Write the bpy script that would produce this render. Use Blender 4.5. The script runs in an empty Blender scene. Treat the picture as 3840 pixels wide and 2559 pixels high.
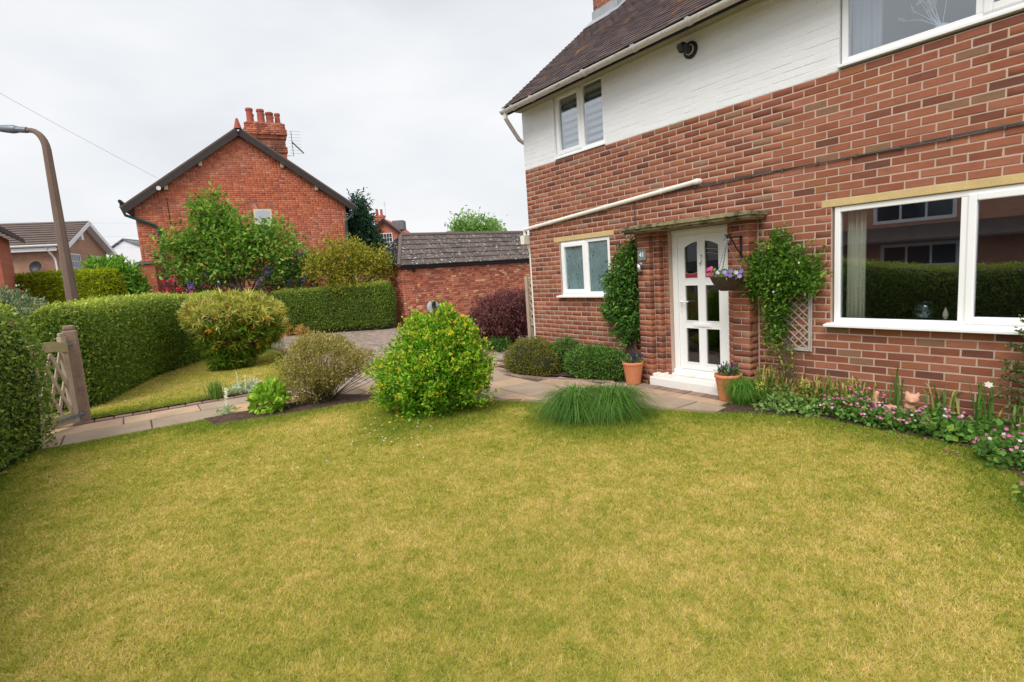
import bpy, math, random
import numpy as np
from mathutils import Vector, Matrix

random.seed(11)
rng = np.random.default_rng(11)
sc = bpy.context.scene
COL = sc.collection

# ------------------------------------------------------------------ camera
CAM = np.array([7.677, -5.862, 1.652])
YAW, PITCH, ROLL, FPX = -0.9626, -0.1276, -0.0688, 2042.9
fw = np.array([math.sin(YAW) * math.cos(PITCH), math.cos(YAW) * math.cos(PITCH), math.sin(PITCH)])
rt = np.array([math.cos(YAW), -math.sin(YAW), 0.0])
up = np.cross(rt, fw)
RT = rt * math.cos(ROLL) + up * math.sin(ROLL)
UP = -rt * math.sin(ROLL) + up * math.cos(ROLL)
cd = bpy.data.cameras.new('camera')
cam = bpy.data.objects.new('camera', cd)
COL.objects.link(cam)
cd.sensor_width = 36.0
cd.lens = 36.0 * FPX / 3840
cd.clip_start, cd.clip_end = 0.05, 1000
cam.matrix_world = Matrix(((RT[0], UP[0], -fw[0], CAM[0]), (RT[1], UP[1], -fw[1], CAM[1]),
                           (RT[2], UP[2], -fw[2], CAM[2]), (0, 0, 0, 1)))
sc.camera = cam

# ------------------------------------------------------------------ sky, sun, exposure
SUN_EL, SUN_AZ = 50, 152          # azimuth clockwise from +Y
w = bpy.data.worlds.new('World')
sc.world = w
w.use_nodes = True
nt = w.node_tree
for n in list(nt.nodes): nt.nodes.remove(n)
wo = nt.nodes.new('ShaderNodeOutputWorld')
bg = nt.nodes.new('ShaderNodeBackground')
sky = nt.nodes.new('ShaderNodeTexSky')
sky.sky_type = 'NISHITA'; sky.sun_disc = False
sky.sun_elevation = math.radians(SUN_EL); sky.sun_rotation = math.radians(SUN_AZ)
sky.dust_density = 4.0
tcw = nt.nodes.new('ShaderNodeTexCoord')
mpw = nt.nodes.new('ShaderNodeMapping'); mpw.inputs['Scale'].default_value = (1.1, 1.1, 2.6)
nzw = nt.nodes.new('ShaderNodeTexNoise'); nzw.inputs['Scale'].default_value = 1.7
nzw.inputs['Detail'].default_value = 5; nzw.inputs['Roughness'].default_value = 0.5
rpw = nt.nodes.new('ShaderNodeValToRGB')
rpw.color_ramp.elements[0].position = 0.34; rpw.color_ramp.elements[0].color = (7.25, 7.55, 8.0, 1)
rpw.color_ramp.elements[1].position = 0.62; rpw.color_ramp.elements[1].color = (9.15, 9.25, 9.4, 1)
mxw = nt.nodes.new('ShaderNodeMixRGB'); mxw.inputs[0].default_value = 0.94   # overcast layer over the clear sky
nt.links.new(tcw.outputs['Generated'], mpw.inputs['Vector']); nt.links.new(mpw.outputs[0], nzw.inputs['Vector'])
nt.links.new(nzw.outputs['Fac'], rpw.inputs[0]); nt.links.new(sky.outputs[0], mxw.inputs[1])
nt.links.new(rpw.outputs[0], mxw.inputs[2]); nt.links.new(mxw.outputs[0], bg.inputs['Color'])
bg.inputs['Strength'].default_value = 0.0615
nt.links.new(bg.outputs[0], wo.inputs['Surface'])

sl = bpy.data.lights.new('sun', 'SUN'); sl.energy = 1.5; sl.angle = math.radians(38); sl.color = (1.0, 0.965, 0.91)
sun = bpy.data.objects.new('sun', sl); COL.objects.link(sun)
e, a = math.radians(SUN_EL), math.radians(SUN_AZ)
sdir = Vector((math.sin(a) * math.cos(e), math.cos(a) * math.cos(e), math.sin(e)))
sun.rotation_euler = sdir.to_track_quat('Z', 'Y').to_euler()
sun.location = (0, -10, 20)
sc.view_settings.view_transform = 'Standard'
sc.view_settings.look = 'None'
sc.view_settings.exposure = 0.82
sc.view_settings.gamma = 1.0
sc.view_settings.use_curve_mapping = False
sc.render.engine = 'CYCLES'
sc.cycles.max_bounces = 8
sc.cycles.transparent_max_bounces = 16

# ------------------------------------------------------------------ helpers
def s2l(c):
    c = c / 255.0
    return c / 12.92 if c <= 0.04045 else ((c + 0.055) / 1.055) ** 2.4
def lin(r, g, b, k=1.0): return (s2l(r) * k, s2l(g) * k, s2l(b) * k)

def tag(o, label=None, cat=None, group=None, kind=None):
    if label: o['label'] = label
    if cat: o['category'] = cat
    if group: o['group'] = group
    if kind: o['kind'] = kind
    return o
def thing(name, label, cat, loc=(0, 0, 0), group=None):
    o = bpy.data.objects.new(name, None); COL.objects.link(o)
    o.location = loc; o.empty_display_size = 0.1
    return tag(o, label, cat, group)
def origin(o):
    p = np.zeros(3)
    while o is not None:
        p = p + np.array(o.location); o = o.parent
    return p

def mk(name, V, F, mat, parent=None, C=None, kind=None, smooth=False, bevel=0.0, loc=None):
    """one mesh object from world-space vertices"""
    V = np.asarray(V, dtype=np.float64).reshape(-1, 3)
    o0 = origin(parent) if parent else np.zeros(3)
    if loc is not None: o0 = o0 + (np.array(loc) - o0)
    V = V - o0
    me = bpy.data.meshes.new(name)
    if isinstance(F, np.ndarray):
        k = F.shape[1]; n = len(F)
        me.vertices.add(len(V)); me.vertices.foreach_set('co', V.ravel())
        me.loops.add(n * k); me.loops.foreach_set('vertex_index', F.astype(np.int32).ravel())
        me.polygons.add(n); me.polygons.foreach_set('loop_start', np.arange(0, n * k, k, dtype=np.int32))
        me.update(calc_edges=True)
    else:
        me.from_pydata(V.tolist(), [], F)
    if C is not None:
        C = np.asarray(C, dtype=np.float32)
        at = me.color_attributes.new('Col', 'FLOAT_COLOR', 'POINT')
        at.data.foreach_set('color', np.concatenate([C[:, :3], np.ones((len(C), 1), np.float32)], 1).ravel())
    if smooth: me.polygons.foreach_set('use_smooth', np.ones(len(me.polygons), bool))
    me.materials.append(mat)
    o = bpy.data.objects.new(name, me); COL.objects.link(o)
    if parent: o.parent = parent
    if loc is not None: o.location = np.array(loc) - (origin(parent) if parent else 0)
    if kind: o['kind'] = kind
    if bevel:
        b = o.modifiers.new('edge', 'BEVEL'); b.width = bevel; b.segments = 2; b.limit_method = 'ANGLE'
        b.harden_normals = False
    return o

class MB:
    def __init__(s): s.v = []; s.f = []
    def add(s, V, F):
        n = len(s.v); s.v += [tuple(x) for x in V]; s.f += [[i + n for i in q] for q in F]; return s
    def box(s, x0, y0, z0, x1, y1, z1):
        V = [(x0, y0, z0), (x1, y0, z0), (x1, y1, z0), (x0, y1, z0), (x0, y0, z1), (x1, y0, z1), (x1, y1, z1), (x0, y1, z1)]
        return s.add(V, [(3, 2, 1, 0), (4, 5, 6, 7), (0, 1, 5, 4), (1, 2, 6, 5), (2, 3, 7, 6), (3, 0, 4, 7)])
    def obox(s, o, u, v, w_, a, b, c):
        """box from corner o along unit vectors u,v,w_ with sizes a,b,c"""
        o, u, v, w_ = map(lambda q: np.array(q, float), (o, u, v, w_))
        P = [o + u * (a * i) + v * (b * j) + w_ * (c * k) for k in (0, 1) for i, j in ((0, 0), (1, 0), (1, 1), (0, 1))]
        return s.add(P, [(3, 2, 1, 0), (4, 5, 6, 7), (0, 1, 5, 4), (1, 2, 6, 5), (2, 3, 7, 6), (3, 0, 4, 7)])
    def bar(s, p, q, wd, th, nrm=(0, -1, 0)):
        p, q, n = np.array(p, float), np.array(q, float), np.array(nrm, float)
        d = q - p; L = np.linalg.norm(d); d /= L
        sd = np.cross(d, n); sd /= np.linalg.norm(sd); n = np.cross(sd, d)
        return s.obox(p - sd * wd / 2 - n * th / 2, d, sd, n, L, wd, th)
    def tube(s, pts, r, n=8, caps=True):
        pts = [np.array(p, float) for p in pts]
        rs = r if hasattr(r, '__len__') else [r] * len(pts)
        base = len(s.v); ref = None
        for i, p in enumerate(pts):
            d = pts[min(i + 1, len(pts) - 1)] - pts[max(i - 1, 0)]; d /= (np.linalg.norm(d) + 1e-12)
            if ref is None:
                ref = np.array([0, 0, 1.0]) if abs(d[2]) < 0.9 else np.array([1.0, 0, 0])
            a_ = np.cross(d, ref); a_ /= (np.linalg.norm(a_) + 1e-12); b_ = np.cross(d, a_); ref = -b_ if False else np.cross(a_, d)
            for k in range(n):
                t = 2 * math.pi * k / n
                s.v.append(tuple(p + rs[i] * (math.cos(t) * a_ + math.sin(t) * b_)))
        for i in range(len(pts) - 1):
            for k in range(n):
                k2 = (k + 1) % n
                s.f.append([base + i * n + k, base + (i + 1) * n + k, base + (i + 1) * n + k2, base + i * n + k2])
        if caps:
            s.f.append([base + k for k in range(n)]); s.f.append([base + (len(pts) - 1) * n + k for k in reversed(range(n))])
        return s
    def lathe(s, c, prof, n=20, ax=(0, 0, 1)):
        """profile [(radius, height)] turned about axis ax through c"""
        ax = np.array(ax, float); ax /= np.linalg.norm(ax)
        a_ = np.cross(ax, (0, 0, 1) if abs(ax[2]) < .9 else (1, 0, 0)); a_ /= np.linalg.norm(a_); b_ = np.cross(ax, a_)
        base = len(s.v); c = np.array(c, float)
        for r, h in prof:
            for k in range(n):
                t = 2 * math.pi * k / n
                s.v.append(tuple(c + ax * h + r * (math.cos(t) * a_ + math.sin(t) * b_)))
        for i in range(len(prof) - 1):
            for k in range(n):
                k2 = (k + 1) % n
                s.f.append([base + i * n + k, base + i * n + k2, base + (i + 1) * n + k2, base + (i + 1) * n + k])
        if prof[0][0] > 1e-4: s.f.append([base + k for k in reversed(range(n))])
        if prof[-1][0] > 1e-4: s.f.append([base + (len(prof) - 1) * n + k for k in range(n)])
        return s
    def ball(s, c, rx, ry, rz, n=12, m=8):
        base = len(s.v)
        for i in range(m + 1):
            p = math.pi * i / m
            for k in range(n):
                t = 2 * math.pi * k / n
                s.v.append((c[0] + rx * math.sin(p) * math.cos(t), c[1] + ry * math.sin(p) * math.sin(t), c[2] + rz * math.cos(p)))
        for i in range(m):
            for k in range(n):
                k2 = (k + 1) % n
                s.f.append([base + i * n + k, base + (i + 1) * n + k, base + (i + 1) * n + k2, base + i * n + k2])
        return s
    def prism(s, poly, ext):
        """poly: list of 3-D points, extruded by vector ext"""
        n = len(poly); ext = np.array(ext, float)
        P = [np.array(p, float) for p in poly]
        return s.add(P + [p + ext for p in P], [list(reversed(range(n))), [n + i for i in range(n)]] +
                     [[i, (i + 1) % n, n + (i + 1) % n, n + i] for i in range(n)])
    def build(s, name, mat, parent=None, **k): return mk(name, s.v, s.f, mat, parent, **k)

# ------------------------------------------------------------------ materials
def node_mat(name):
    m = bpy.data.materials.new(name); m.use_nodes = True
    t = m.node_tree
    b = t.nodes['Principled BSDF']; return m, t, b
def sock(t, node, name, v):
    node.inputs[name].default_value = v
def noise(t, scale, detail=4, stretch=None, rough=.6):
    g = t.nodes.new('ShaderNodeNewGeometry')
    n = t.nodes.new('ShaderNodeTexNoise'); n.inputs['Scale'].default_value = scale; n.inputs['Detail'].default_value = detail
    n.inputs['Roughness'].default_value = rough
    if stretch:
        mp = t.nodes.new('ShaderNodeMapping'); mp.inputs['Scale'].default_value = stretch
        t.links.new(g.outputs['Position'], mp.inputs['Vector']); t.links.new(mp.outputs[0], n.inputs['Vector'])
    else: t.links.new(g.outputs['Position'], n.inputs['Vector'])
    return n
def ramp(t, fac, p0, p1, c0=(0, 0, 0, 1), c1=(1, 1, 1, 1)):
    r = t.nodes.new('ShaderNodeValToRGB')
    r.color_ramp.elements[0].position = p0; r.color_ramp.elements[0].color = c0
    r.color_ramp.elements[1].position = p1; r.color_ramp.elements[1].color = c1
    t.links.new(fac, r.inputs[0]); return r
def mul_var(t, col, fac, var):
    mr = t.nodes.new('ShaderNodeMapRange')
    mr.inputs['From Min'].default_value = .25; mr.inputs['From Max'].default_value = .75
    mr.inputs['To Min'].default_value = 1 - var; mr.inputs['To Max'].default_value = 1 + var
    t.links.new(fac, mr.inputs['Value'])
    mx = t.nodes.new('ShaderNodeVectorMath'); mx.operation = 'SCALE'
    t.links.new(col, mx.inputs[0]); t.links.new(mr.outputs[0], mx.inputs['Scale']); return mx.outputs[0]
def surf(name, col=None, rough=.7, var=.15, scale=6, fine=60, fvar=.1, bump=.0, bscale=90, spec=.4, metal=0,
         stretch=None, stains=(), coat=0):
    """painted, stone, wood, metal ...: colour (or the Col attribute when col is None) broken up by noise, stains over it"""
    m, t, b = node_mat(name)
    if col is None:
        at = t.nodes.new('ShaderNodeAttribute'); at.attribute_name = 'Col'; c = at.outputs['Color']
    else:
        rgb = t.nodes.new('ShaderNodeRGB'); rgb.outputs[0].default_value = (*col, 1); c = rgb.outputs[0]
    c = mul_var(t, c, noise(t, scale, 3, stretch).outputs['Fac'], var)
    if fvar: c = mul_var(t, c, noise(t, fine, 5, stretch).outputs['Fac'], fvar)
    for (sc_col, sscale, p0, p1, amt, sst) in stains:
        r = ramp(t, noise(t, sscale, 6, sst).outputs['Fac'], p0, p1)
        ml = t.nodes.new('ShaderNodeMath'); ml.operation = 'MULTIPLY'; ml.inputs[1].default_value = amt
        t.links.new(r.outputs[0], ml.inputs[0])
        mx = t.nodes.new('ShaderNodeMixRGB'); t.links.new(ml.outputs[0], mx.inputs[0]); t.links.new(c, mx.inputs[1])
        mx.inputs[2].default_value = (*sc_col, 1); c = mx.outputs[0]
    t.links.new(c, b.inputs['Base Color'])
    sock(t, b, 'Roughness', rough); sock(t, b, 'Specular IOR Level', spec); sock(t, b, 'Metallic', metal)
    if bump:
        bp = t.nodes.new('ShaderNodeBump'); bp.inputs['Strength'].default_value = bump; bp.inputs['Distance'].default_value = .01
        t.links.new(noise(t, bscale, 6, stretch).outputs['Fac'], bp.inputs['Height']); t.links.new(bp.outputs[0], b.inputs['Normal'])
    return m
def leafmat(name, rough=.5, trans=.35, spec=.35, gain=1.0):
    m, t, b = node_mat(name)
    at = t.nodes.new('ShaderNodeAttribute'); at.attribute_name = 'Col'
    gn_ = t.nodes.new('ShaderNodeVectorMath'); gn_.operation = 'SCALE'; gn_.inputs['Scale'].default_value = gain
    t.links.new(at.outputs['Color'], gn_.inputs[0]); t.links.new(gn_.outputs[0], b.inputs['Base Color'])
    sock(t, b, 'Roughness', rough); sock(t, b, 'Specular IOR Level', spec)
    tr = t.nodes.new('ShaderNodeBsdfTranslucent'); t.links.new(gn_.outputs[0], tr.inputs['Color'])
    mx = t.nodes.new('ShaderNodeMixShader'); mx.inputs[0].default_value = trans
    t.links.new(b.outputs[0], mx.inputs[1]); t.links.new(tr.outputs[0], mx.inputs[2])
    t.links.new(mx.outputs[0], t.nodes['Material Output'].inputs['Surface']); return m
def glassmat(name, tint=(.9, .95, .95), boost=2.0, rough=0.012):
    m, t, b = node_mat(name); t.nodes.remove(b)
    tr = t.nodes.new('ShaderNodeBsdfTransparent'); tr.inputs[0].default_value = (*tint, 1)
    gl = t.nodes.new('ShaderNodeBsdfGlossy'); gl.inputs['Roughness'].default_value = rough
    gl.inputs[0].default_value = (.9, .95, 1, 1)
    fr = t.nodes.new('ShaderNodeFresnel'); fr.inputs['IOR'].default_value = 1.5
    ml = t.nodes.new('ShaderNodeMath'); ml.operation = 'MULTIPLY'; ml.inputs[1].default_value = boost; ml.use_clamp = True
    mx = t.nodes.new('ShaderNodeMixShader')
    gb_ = t.nodes.new('ShaderNodeNewGeometry'); iv = t.nodes.new('ShaderNodeMath'); iv.operation = 'SUBTRACT'; iv.inputs[0].default_value = 1
    t.links.new(gb_.outputs['Backfacing'], iv.inputs[1])
    m2 = t.nodes.new('ShaderNodeMath'); m2.operation = 'MULTIPLY'; t.links.new(iv.outputs[0], m2.inputs[0]); t.links.new(ml.outputs[0], m2.inputs[1])
    t.links.new(fr.outputs[0], ml.inputs[0]); t.links.new(m2.outputs[0], mx.inputs[0])
    t.links.new(tr.outputs[0], mx.inputs[1]); t.links.new(gl.outputs[0], mx.inputs[2])
    t.links.new(mx.outputs[0], t.nodes['Material Output'].inputs['Surface']); return m
def far_brick(name, c1, c2, mort, udir, bw=.225, rh=.075):
    """brickwork too far off to tell bricks apart; udir = horizontal direction of the wall"""
    m, t, b = node_mat(name)
    g = t.nodes.new('ShaderNodeNewGeometry')
    dp = t.nodes.new('ShaderNodeVectorMath'); dp.operation = 'DOT_PRODUCT'; dp.inputs[1].default_value = (*udir, 0) if len(udir) == 2 else udir
    sp = t.nodes.new('ShaderNodeSeparateXYZ'); cb = t.nodes.new('ShaderNodeCombineXYZ')
    t.links.new(g.outputs['Position'], dp.inputs[0]); t.links.new(g.outputs['Position'], sp.inputs[0])
    t.links.new(dp.outputs['Value'], cb.inputs[0]); t.links.new(sp.outputs[2], cb.inputs[1])
    bt = t.nodes.new('ShaderNodeTexBrick'); bt.inputs['Scale'].default_value = 1
    bt.inputs['Brick Width'].default_value = bw; bt.inputs['Row Height'].default_value = rh; bt.inputs['Mortar Size'].default_value = .006
    bt.inputs['Color1'].default_value = (*c1, 1); bt.inputs['Color2'].default_value = (*c2, 1); bt.inputs['Mortar'].default_value = (*mort, 1)
    t.links.new(cb.outputs[0], bt.inputs['Vector'])
    c = mul_var(t, bt.outputs['Color'], noise(t, 1.2, 4).outputs['Fac'], .15)
    t.links.new(c, b.inputs['Base Color']); sock(t, b, 'Roughness', .85); return m

M = {}
M['mortar'] = surf('mortar', lin(194, 170, 154), .95, .12, 3, 120, .12, .25, 220)
M['brick'] = surf('brick', None, .88, .12, 9, 90, .2, .5, 130, stretch=(1, 1, 3.2),
                  stains=((lin(214, 190, 170), 26, .70, .80, .5, None), (lin(70, 48, 42), 3.3, .58, .78, .4, None), (lin(186, 150, 130), 1.5, .60, .82, .3, None)))
M['dark_mortar'] = surf('dark mortar', lin(150, 112, 95), .95, .15, 3, 100, .15)
M['white_paint'] = surf('white painted brick', lin(238, 240, 242), .6, .03, 2, 40, .03, .35, 60, spec=.3,
                        stains=((lin(196, 192, 178), 1.1, .55, .85, .3, (1, 1, 3)),))
M['upvc'] = surf('white window plastic', lin(246, 247, 248), .28, .02, 2, 30, .0, 0, spec=.5)
M['door_white'] = surf('white door plastic', lin(240, 241, 240), .3, .02, 2, 30, .0, 0, spec=.5)
M['cream'] = surf('cream paint', lin(226, 214, 184), .6, .06, 4)
M['lintel'] = surf('buff stone', lin(205, 180, 128), .85, .1, 5, 80, .12, .3, 140)
M['canopy'] = surf('mossy concrete', lin(150, 138, 108), .95, .2, 5, 70, .25, .8, 70,
                   stains=((lin(52, 48, 38), 9, .46, .60, .8, (1, 1, 2)), (lin(108, 110, 52), 14, .55, .66, .6, None), (lin(205, 198, 165), 30, .62, .68, .6, None)))
M['roof_tile'] = surf('roof tile', None, .85, .2, 2.2, 50, .2, .4, 90,
                      stains=((lin(176, 122, 40), 2.6, .60, .70, .7, None), (lin(120, 116, 108), 24, .66, .72, .35, None)))
M['roof_under'] = surf('roof felt', lin(60, 54, 52), .95)
M['garage_tile'] = surf('lichen spotted tile', None, .9, .18, 3, 40, .2, .4, 60,
                        stains=((lin(205, 205, 200), 10, .612, .632, .9, (1, 1.0, 1)), (lin(196, 196, 190), 21, .625, .645, .75, None), (lin(110, 104, 70), 2, .62, .75, .4, None)))
M['fascia'] = surf('dark fascia paint', lin(36, 36, 42), .5, .15, 4)
M['gutter'] = surf('grey white gutter', lin(200, 198, 192), .45, .08, 3, 40, .08, 0,
                   stains=((lin(78, 72, 40), 9, .58, .68, .75, (1, 3, 3)),))
M['pipe_white'] = surf('white pipe', lin(236, 235, 224), .4, .05, 3)
M['lead'] = surf('lead flashing', lin(160, 164, 168), .5, .12, 5)
M['black'] = surf('black plastic', lin(34, 33, 36), .45, .1, 6)
M['iron'] = surf('black iron', lin(40, 38, 40), .55, .15, 20, metal=.3)
M['chrome'] = surf('bright metal', lin(205, 205, 205), .22, .05, 6, metal=.9)
M['step'] = surf('white painted step', lin(238, 235, 230), .6, .05, 4, 40, .05, .3, 40,
                 stains=((lin(205, 176, 150), 4, .56, .72, .5, None), (lin(110, 100, 95), 40, .74, .78, .6, None)))
M['glass'] = glassmat('window glass', (.86, .9, .92), 7.0)
M['glass_door'] = glassmat('door glass', (.6, .6, .58), 3.4)
M['room'] = surf('room wall', lin(92, 92, 98), .9, .05)
M['room_dark'] = surf('room carpet', lin(58, 50, 46), .95, .1)
M['room_blue'] = surf('bedroom wall', lin(150, 158, 190), .9, .04)  # grey-blue room, lifted to imitate sky reflected in the upstairs pane
M['curtain'] = surf('cream curtain', lin(226, 220, 196), .9, .06, 3, stretch=(30, 30, 1))
M['net'] = surf('grey voile', lin(206, 208, 214), .9, .06, 3, stretch=(30, 30, 1))
M['terracotta'] = surf('terracotta', lin(214, 136, 96), .8, .06, 6, 60, .08, .3, 60, stretch=(1, 1, 4), stains=((lin(232, 178, 148), 5, .58, .75, .4, None),))
M['soil'] = surf('soil', lin(86, 66, 52), 1.0, .35, 9, 70, .4, 1.0, 60, stains=((lin(48, 36, 30), 20, .5, .6, .7, None),))
M['slab'] = surf('sandstone slab', None, .95, spec=.1, var=.14, scale=2.5, fine=50, fvar=.12, bump=.3, bscale=70, stains=((lin(130, 108, 94), 2.6, .56, .76, .4, None), (lin(80, 70, 62), 45, .68, .74, .5, None)))
M['block'] = surf('paving block', None, .95, .14, 4, 60, .15, .3, 90, spec=.15)
M['joint'] = surf('paving joint', lin(98, 84, 74), 1, .2, 8)
M['asphalt'] = surf('asphalt', lin(112, 112, 115), .95, .12, .6, 60, .2, .3, 150)
M['leaf'] = leafmat('leaf', .5, .38, .25, 1.5)
M['leaf_gloss'] = leafmat('glossy leaf', .42, .3, .3, 1.75)
M['leaf_matt'] = leafmat('matt leaf', .75, .38, .12, 1.55)
M['petal'] = leafmat('petal', .7, .3, .1)
M['grass'] = leafmat('grass', .8, .35, .08, 1.12)
M['bark'] = surf('bark', lin(106, 88, 70), .95, .25, 14, 80, .25, .6, 60)
M['twig'] = surf('twig', lin(96, 84, 66), .95, .25, 14)
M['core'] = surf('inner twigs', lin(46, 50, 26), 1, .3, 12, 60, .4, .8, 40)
M['concrete_post'] = surf('weathered concrete', lin(124, 104, 92), .95, .15, 2, 60, .2, .4, 90, stretch=(3, 3, .7))
M['stone_post'] = surf('rough stone post', lin(150, 128, 112), .95, .2, 8, 60, .3, .9, 50)
M['grey_metal'] = surf('galvanised metal', lin(124, 132, 140), .45, .15, 9, metal=.4)
M['old_wood'] = surf('weathered wood', lin(182, 164, 144), .9, .15, 5, 50, .18, .3, 60, stretch=(6, 6, 1), stains=((lin(120, 112, 70), 3, .55, .75, .5, None),))
M['green_wood'] = surf('mossy wood', lin(170, 158, 118), .9, .15, 6, 50, .15, .3, 50)
M['grey_wood'] = surf('grey rattan', lin(178, 172, 164), .9, .2, 40, 90, .2)
M['red_mortar'] = surf('red mortar', lin(160, 116, 98), .95, .12, 3, 60, .12)
M['bargeboard'] = surf('brown bargeboard', lin(64, 53, 50), .7, .12, 3)
M['green_pipe'] = surf('green cast iron', lin(34, 74, 66), .5, .12, 5)
M['pot_red'] = surf('red chimney pot', lin(172, 92, 76), .85, .12, 5, stains=((lin(60, 40, 38), 3, .55, .7, .5, None),))
M['slate'] = surf('slate', lin(112, 112, 116), .7, .2, 3, 20, .15)
M['brown_tile'] = surf('brown tile', lin(108, 94, 88), .9, .15, 2, 20, .12)
M['white_render'] = surf('white render', lin(242, 243, 246), .8, .03)
M['white_board'] = surf('white board', lin(236, 236, 236), .6, .04)
M['yellow'] = surf('yellow box', lin(226, 196, 60), .5, .06)
M['dark_pane'] = surf('dark pane', lin(58, 64, 72), .12, .2, 2, spec=.8)
M['pale_pane'] = surf('pane with pale blind', lin(190, 196, 200), .15, .08, 2, spec=.7)
M['wire'] = surf('wire', lin(205, 206, 210), .7, .05)
M['red_glass'] = surf('red glass', lin(150, 40, 60), .2, .1)
M['sign_plate'] = surf('slate sign', lin(120, 132, 132), .6, .1, 20)
M['wicker'] = surf('dark wicker', lin(84, 66, 54), .9, .3, 30, 120, .4, .8, 120, stretch=(1, 1, 6))
M['charger'] = surf('grey charger shell', lin(176, 182, 184), .4, .05)

# frosted, patterned glass of the small downstairs window
m, t, b = node_mat('frosted glass')
vn = noise(t, 9, 3); wv = t.nodes.new('ShaderNodeTexWave'); wv.inputs['Scale'].default_value = 5; wv.inputs['Distortion'].default_value = 14
wv.inputs['Detail'].default_value = 1.5; wv.inputs['Detail Scale'].default_value = 1.6
g = t.nodes.new('ShaderNodeNewGeometry'); t.links.new(g.outputs['Position'], wv.inputs['Vector'])
r1 = ramp(t, wv.outputs['Fac'], .0, .13, (*lin(40, 54, 58), 1), (*lin(112, 136, 138), 1))
r2 = ramp(t, vn.outputs['Fac'], .47, .56)
mx = t.nodes.new('ShaderNodeMixRGB'); t.links.new(r2.outputs[0], mx.inputs[0]); mx.inputs[1].default_value = (*lin(104, 128, 132), 1)
t.links.new(r1.outputs[0], mx.inputs[2]); t.links.new(mul_var(t, mx.outputs[0], noise(t, 4, 3).outputs['Fac'], .2), b.inputs['Base Color'])
sock(t, b, 'Roughness', .22); M['frosted'] = m

# ------------------------------------------------------------------ pieces (bricks, tiles, slabs): shared meshes, the nearest as objects, the rest joined
def unit_piece(jit=.0022, ch=.004, lx=.215, ly=.05, lz=.065):
    """box-like piece, front face at y=0 looking to -y, centred in x and z, slightly irregular, chamfered front"""
    hx, hz = lx / 2, lz / 2
    j = lambda: random.uniform(-jit, jit)
    ring = [(-hx, -hz), (hx, -hz), (hx, hz), (-hx, hz)]
    V = [(x - math.copysign(ch, x) + j(), j() * .7, z - math.copysign(ch, z) + j()) for x, z in ring]
    V += [(x + j(), ch + abs(j()), z + j()) for x, z in ring]
    V += [(x, ly, z) for x, z in ring]
    F = [(0, 1, 2, 3)] + [(4 + i, 4 + (i + 1) % 4, (i + 1) % 4, i) for i in range(4)] + [(8 + i, 8 + (i + 1) % 4, 4 + (i + 1) % 4, 4 + i) for i in range(4)]
    return np.array(V), np.array(F)
def pick(pal, n=None):
    cs = np.array([p[0] for p in pal], float); ws = np.array([p[1] for p in pal], float); ws /= ws.sum()
    if n is None: return cs[rng.choice(len(cs), p=ws)]
    return cs[rng.choice(len(cs), n, p=ws)]
def variants(name, pal, mat, n=26, var=.1, **k):
    out = []
    for i in range(n):
        V, F = unit_piece(**k)
        c = pick(pal) * (1 + random.uniform(-var, var))
        me = bpy.data.meshes.new(name); me.from_pydata(V.tolist(), [], F.tolist())
        at = me.color_attributes.new('Col', 'FLOAT_COLOR', 'POINT')
        at.data.foreach_set('color', np.tile([*c, 1.0], len(V)).astype(np.float32))
        me.materials.append(mat); out.append((V, F, c, me))
    return out
def project(P):
    d = np.asarray(P) - CAM; z = d @ fw
    zz = np.where(z > .05, z, 1e9)
    return 1920 + FPX * (d @ RT) / zz, 1279.5 - FPX * (d @ UP) / zz, z
def in_view(P, mx=0.0):
    x, y, z = project(P)
    return (z > .05) & (x > -3840 * mx) & (x < 3840 * (1 + mx)) & (y > -2559 * mx) & (y < 2559 * (1 + mx))
def pieces(parent, name, rest, mat, var, T, nind=300):
    """T: list of (centre of front face, xaxis, outward normal, zaxis, (sx,sy,sz))"""
    if not T: return
    C0 = np.array([q[0] for q in T]); N0 = np.array([q[2] for q in T])
    S = np.array([q[4] for q in T])
    d = CAM - C0; D = np.linalg.norm(d, axis=1)
    cosv = (N0 * d).sum(1) / D
    score = np.where(in_view(C0) & (cosv > .02), S[:, 0] * S[:, 2] * np.maximum(cosv, .02) / D ** 2, -1)
    order = np.argsort(-score); ind = set([i for i in order[:nind] if score[i] > 0])
    o0 = origin(parent); VV = []; FF = []; CC = []; nb = 0
    for i, (c, ux, nn, uz, s, *deep) in enumerate(T):
        V, F, col, me = (vbp if deep else var)[rng.integers(len(var))]
        A = np.array([np.array(ux) * s[0], -np.array(nn) * s[1], np.array(uz) * s[2]]).T
        if i in ind:
            o = bpy.data.objects.new(name, me); COL.objects.link(o); o.parent = parent
            p = np.array(c) - o0
            o.matrix_local = Matrix(((*A[0], p[0]), (*A[1], p[1]), (*A[2], p[2]), (0, 0, 0, 1)))
        else:
            VV.append(V @ A.T + np.array(c)); FF.append(F + nb); CC.append(np.tile(col, (len(V), 1))); nb += len(V)
    if VV: mk(rest, np.concatenate(VV), np.concatenate(FF), mat, parent, C=np.concatenate(CC), kind='stuff')
def cut(a0, a1, holes, z):
    seg = [(a0, a1)]
    for (h0, h1, z0, z1) in holes:
        if not (z0 < z < z1): continue
        out = []
        for s0, s1 in seg:
            if h1 <= s0 or h0 >= s1: out.append((s0, s1)); continue
            if s0 < h0: out.append((s0, h0))
            if s1 > h1: out.append((h1, s1))
        seg = out
    return [s for s in seg if s[1] - s[0] > .035]
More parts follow.
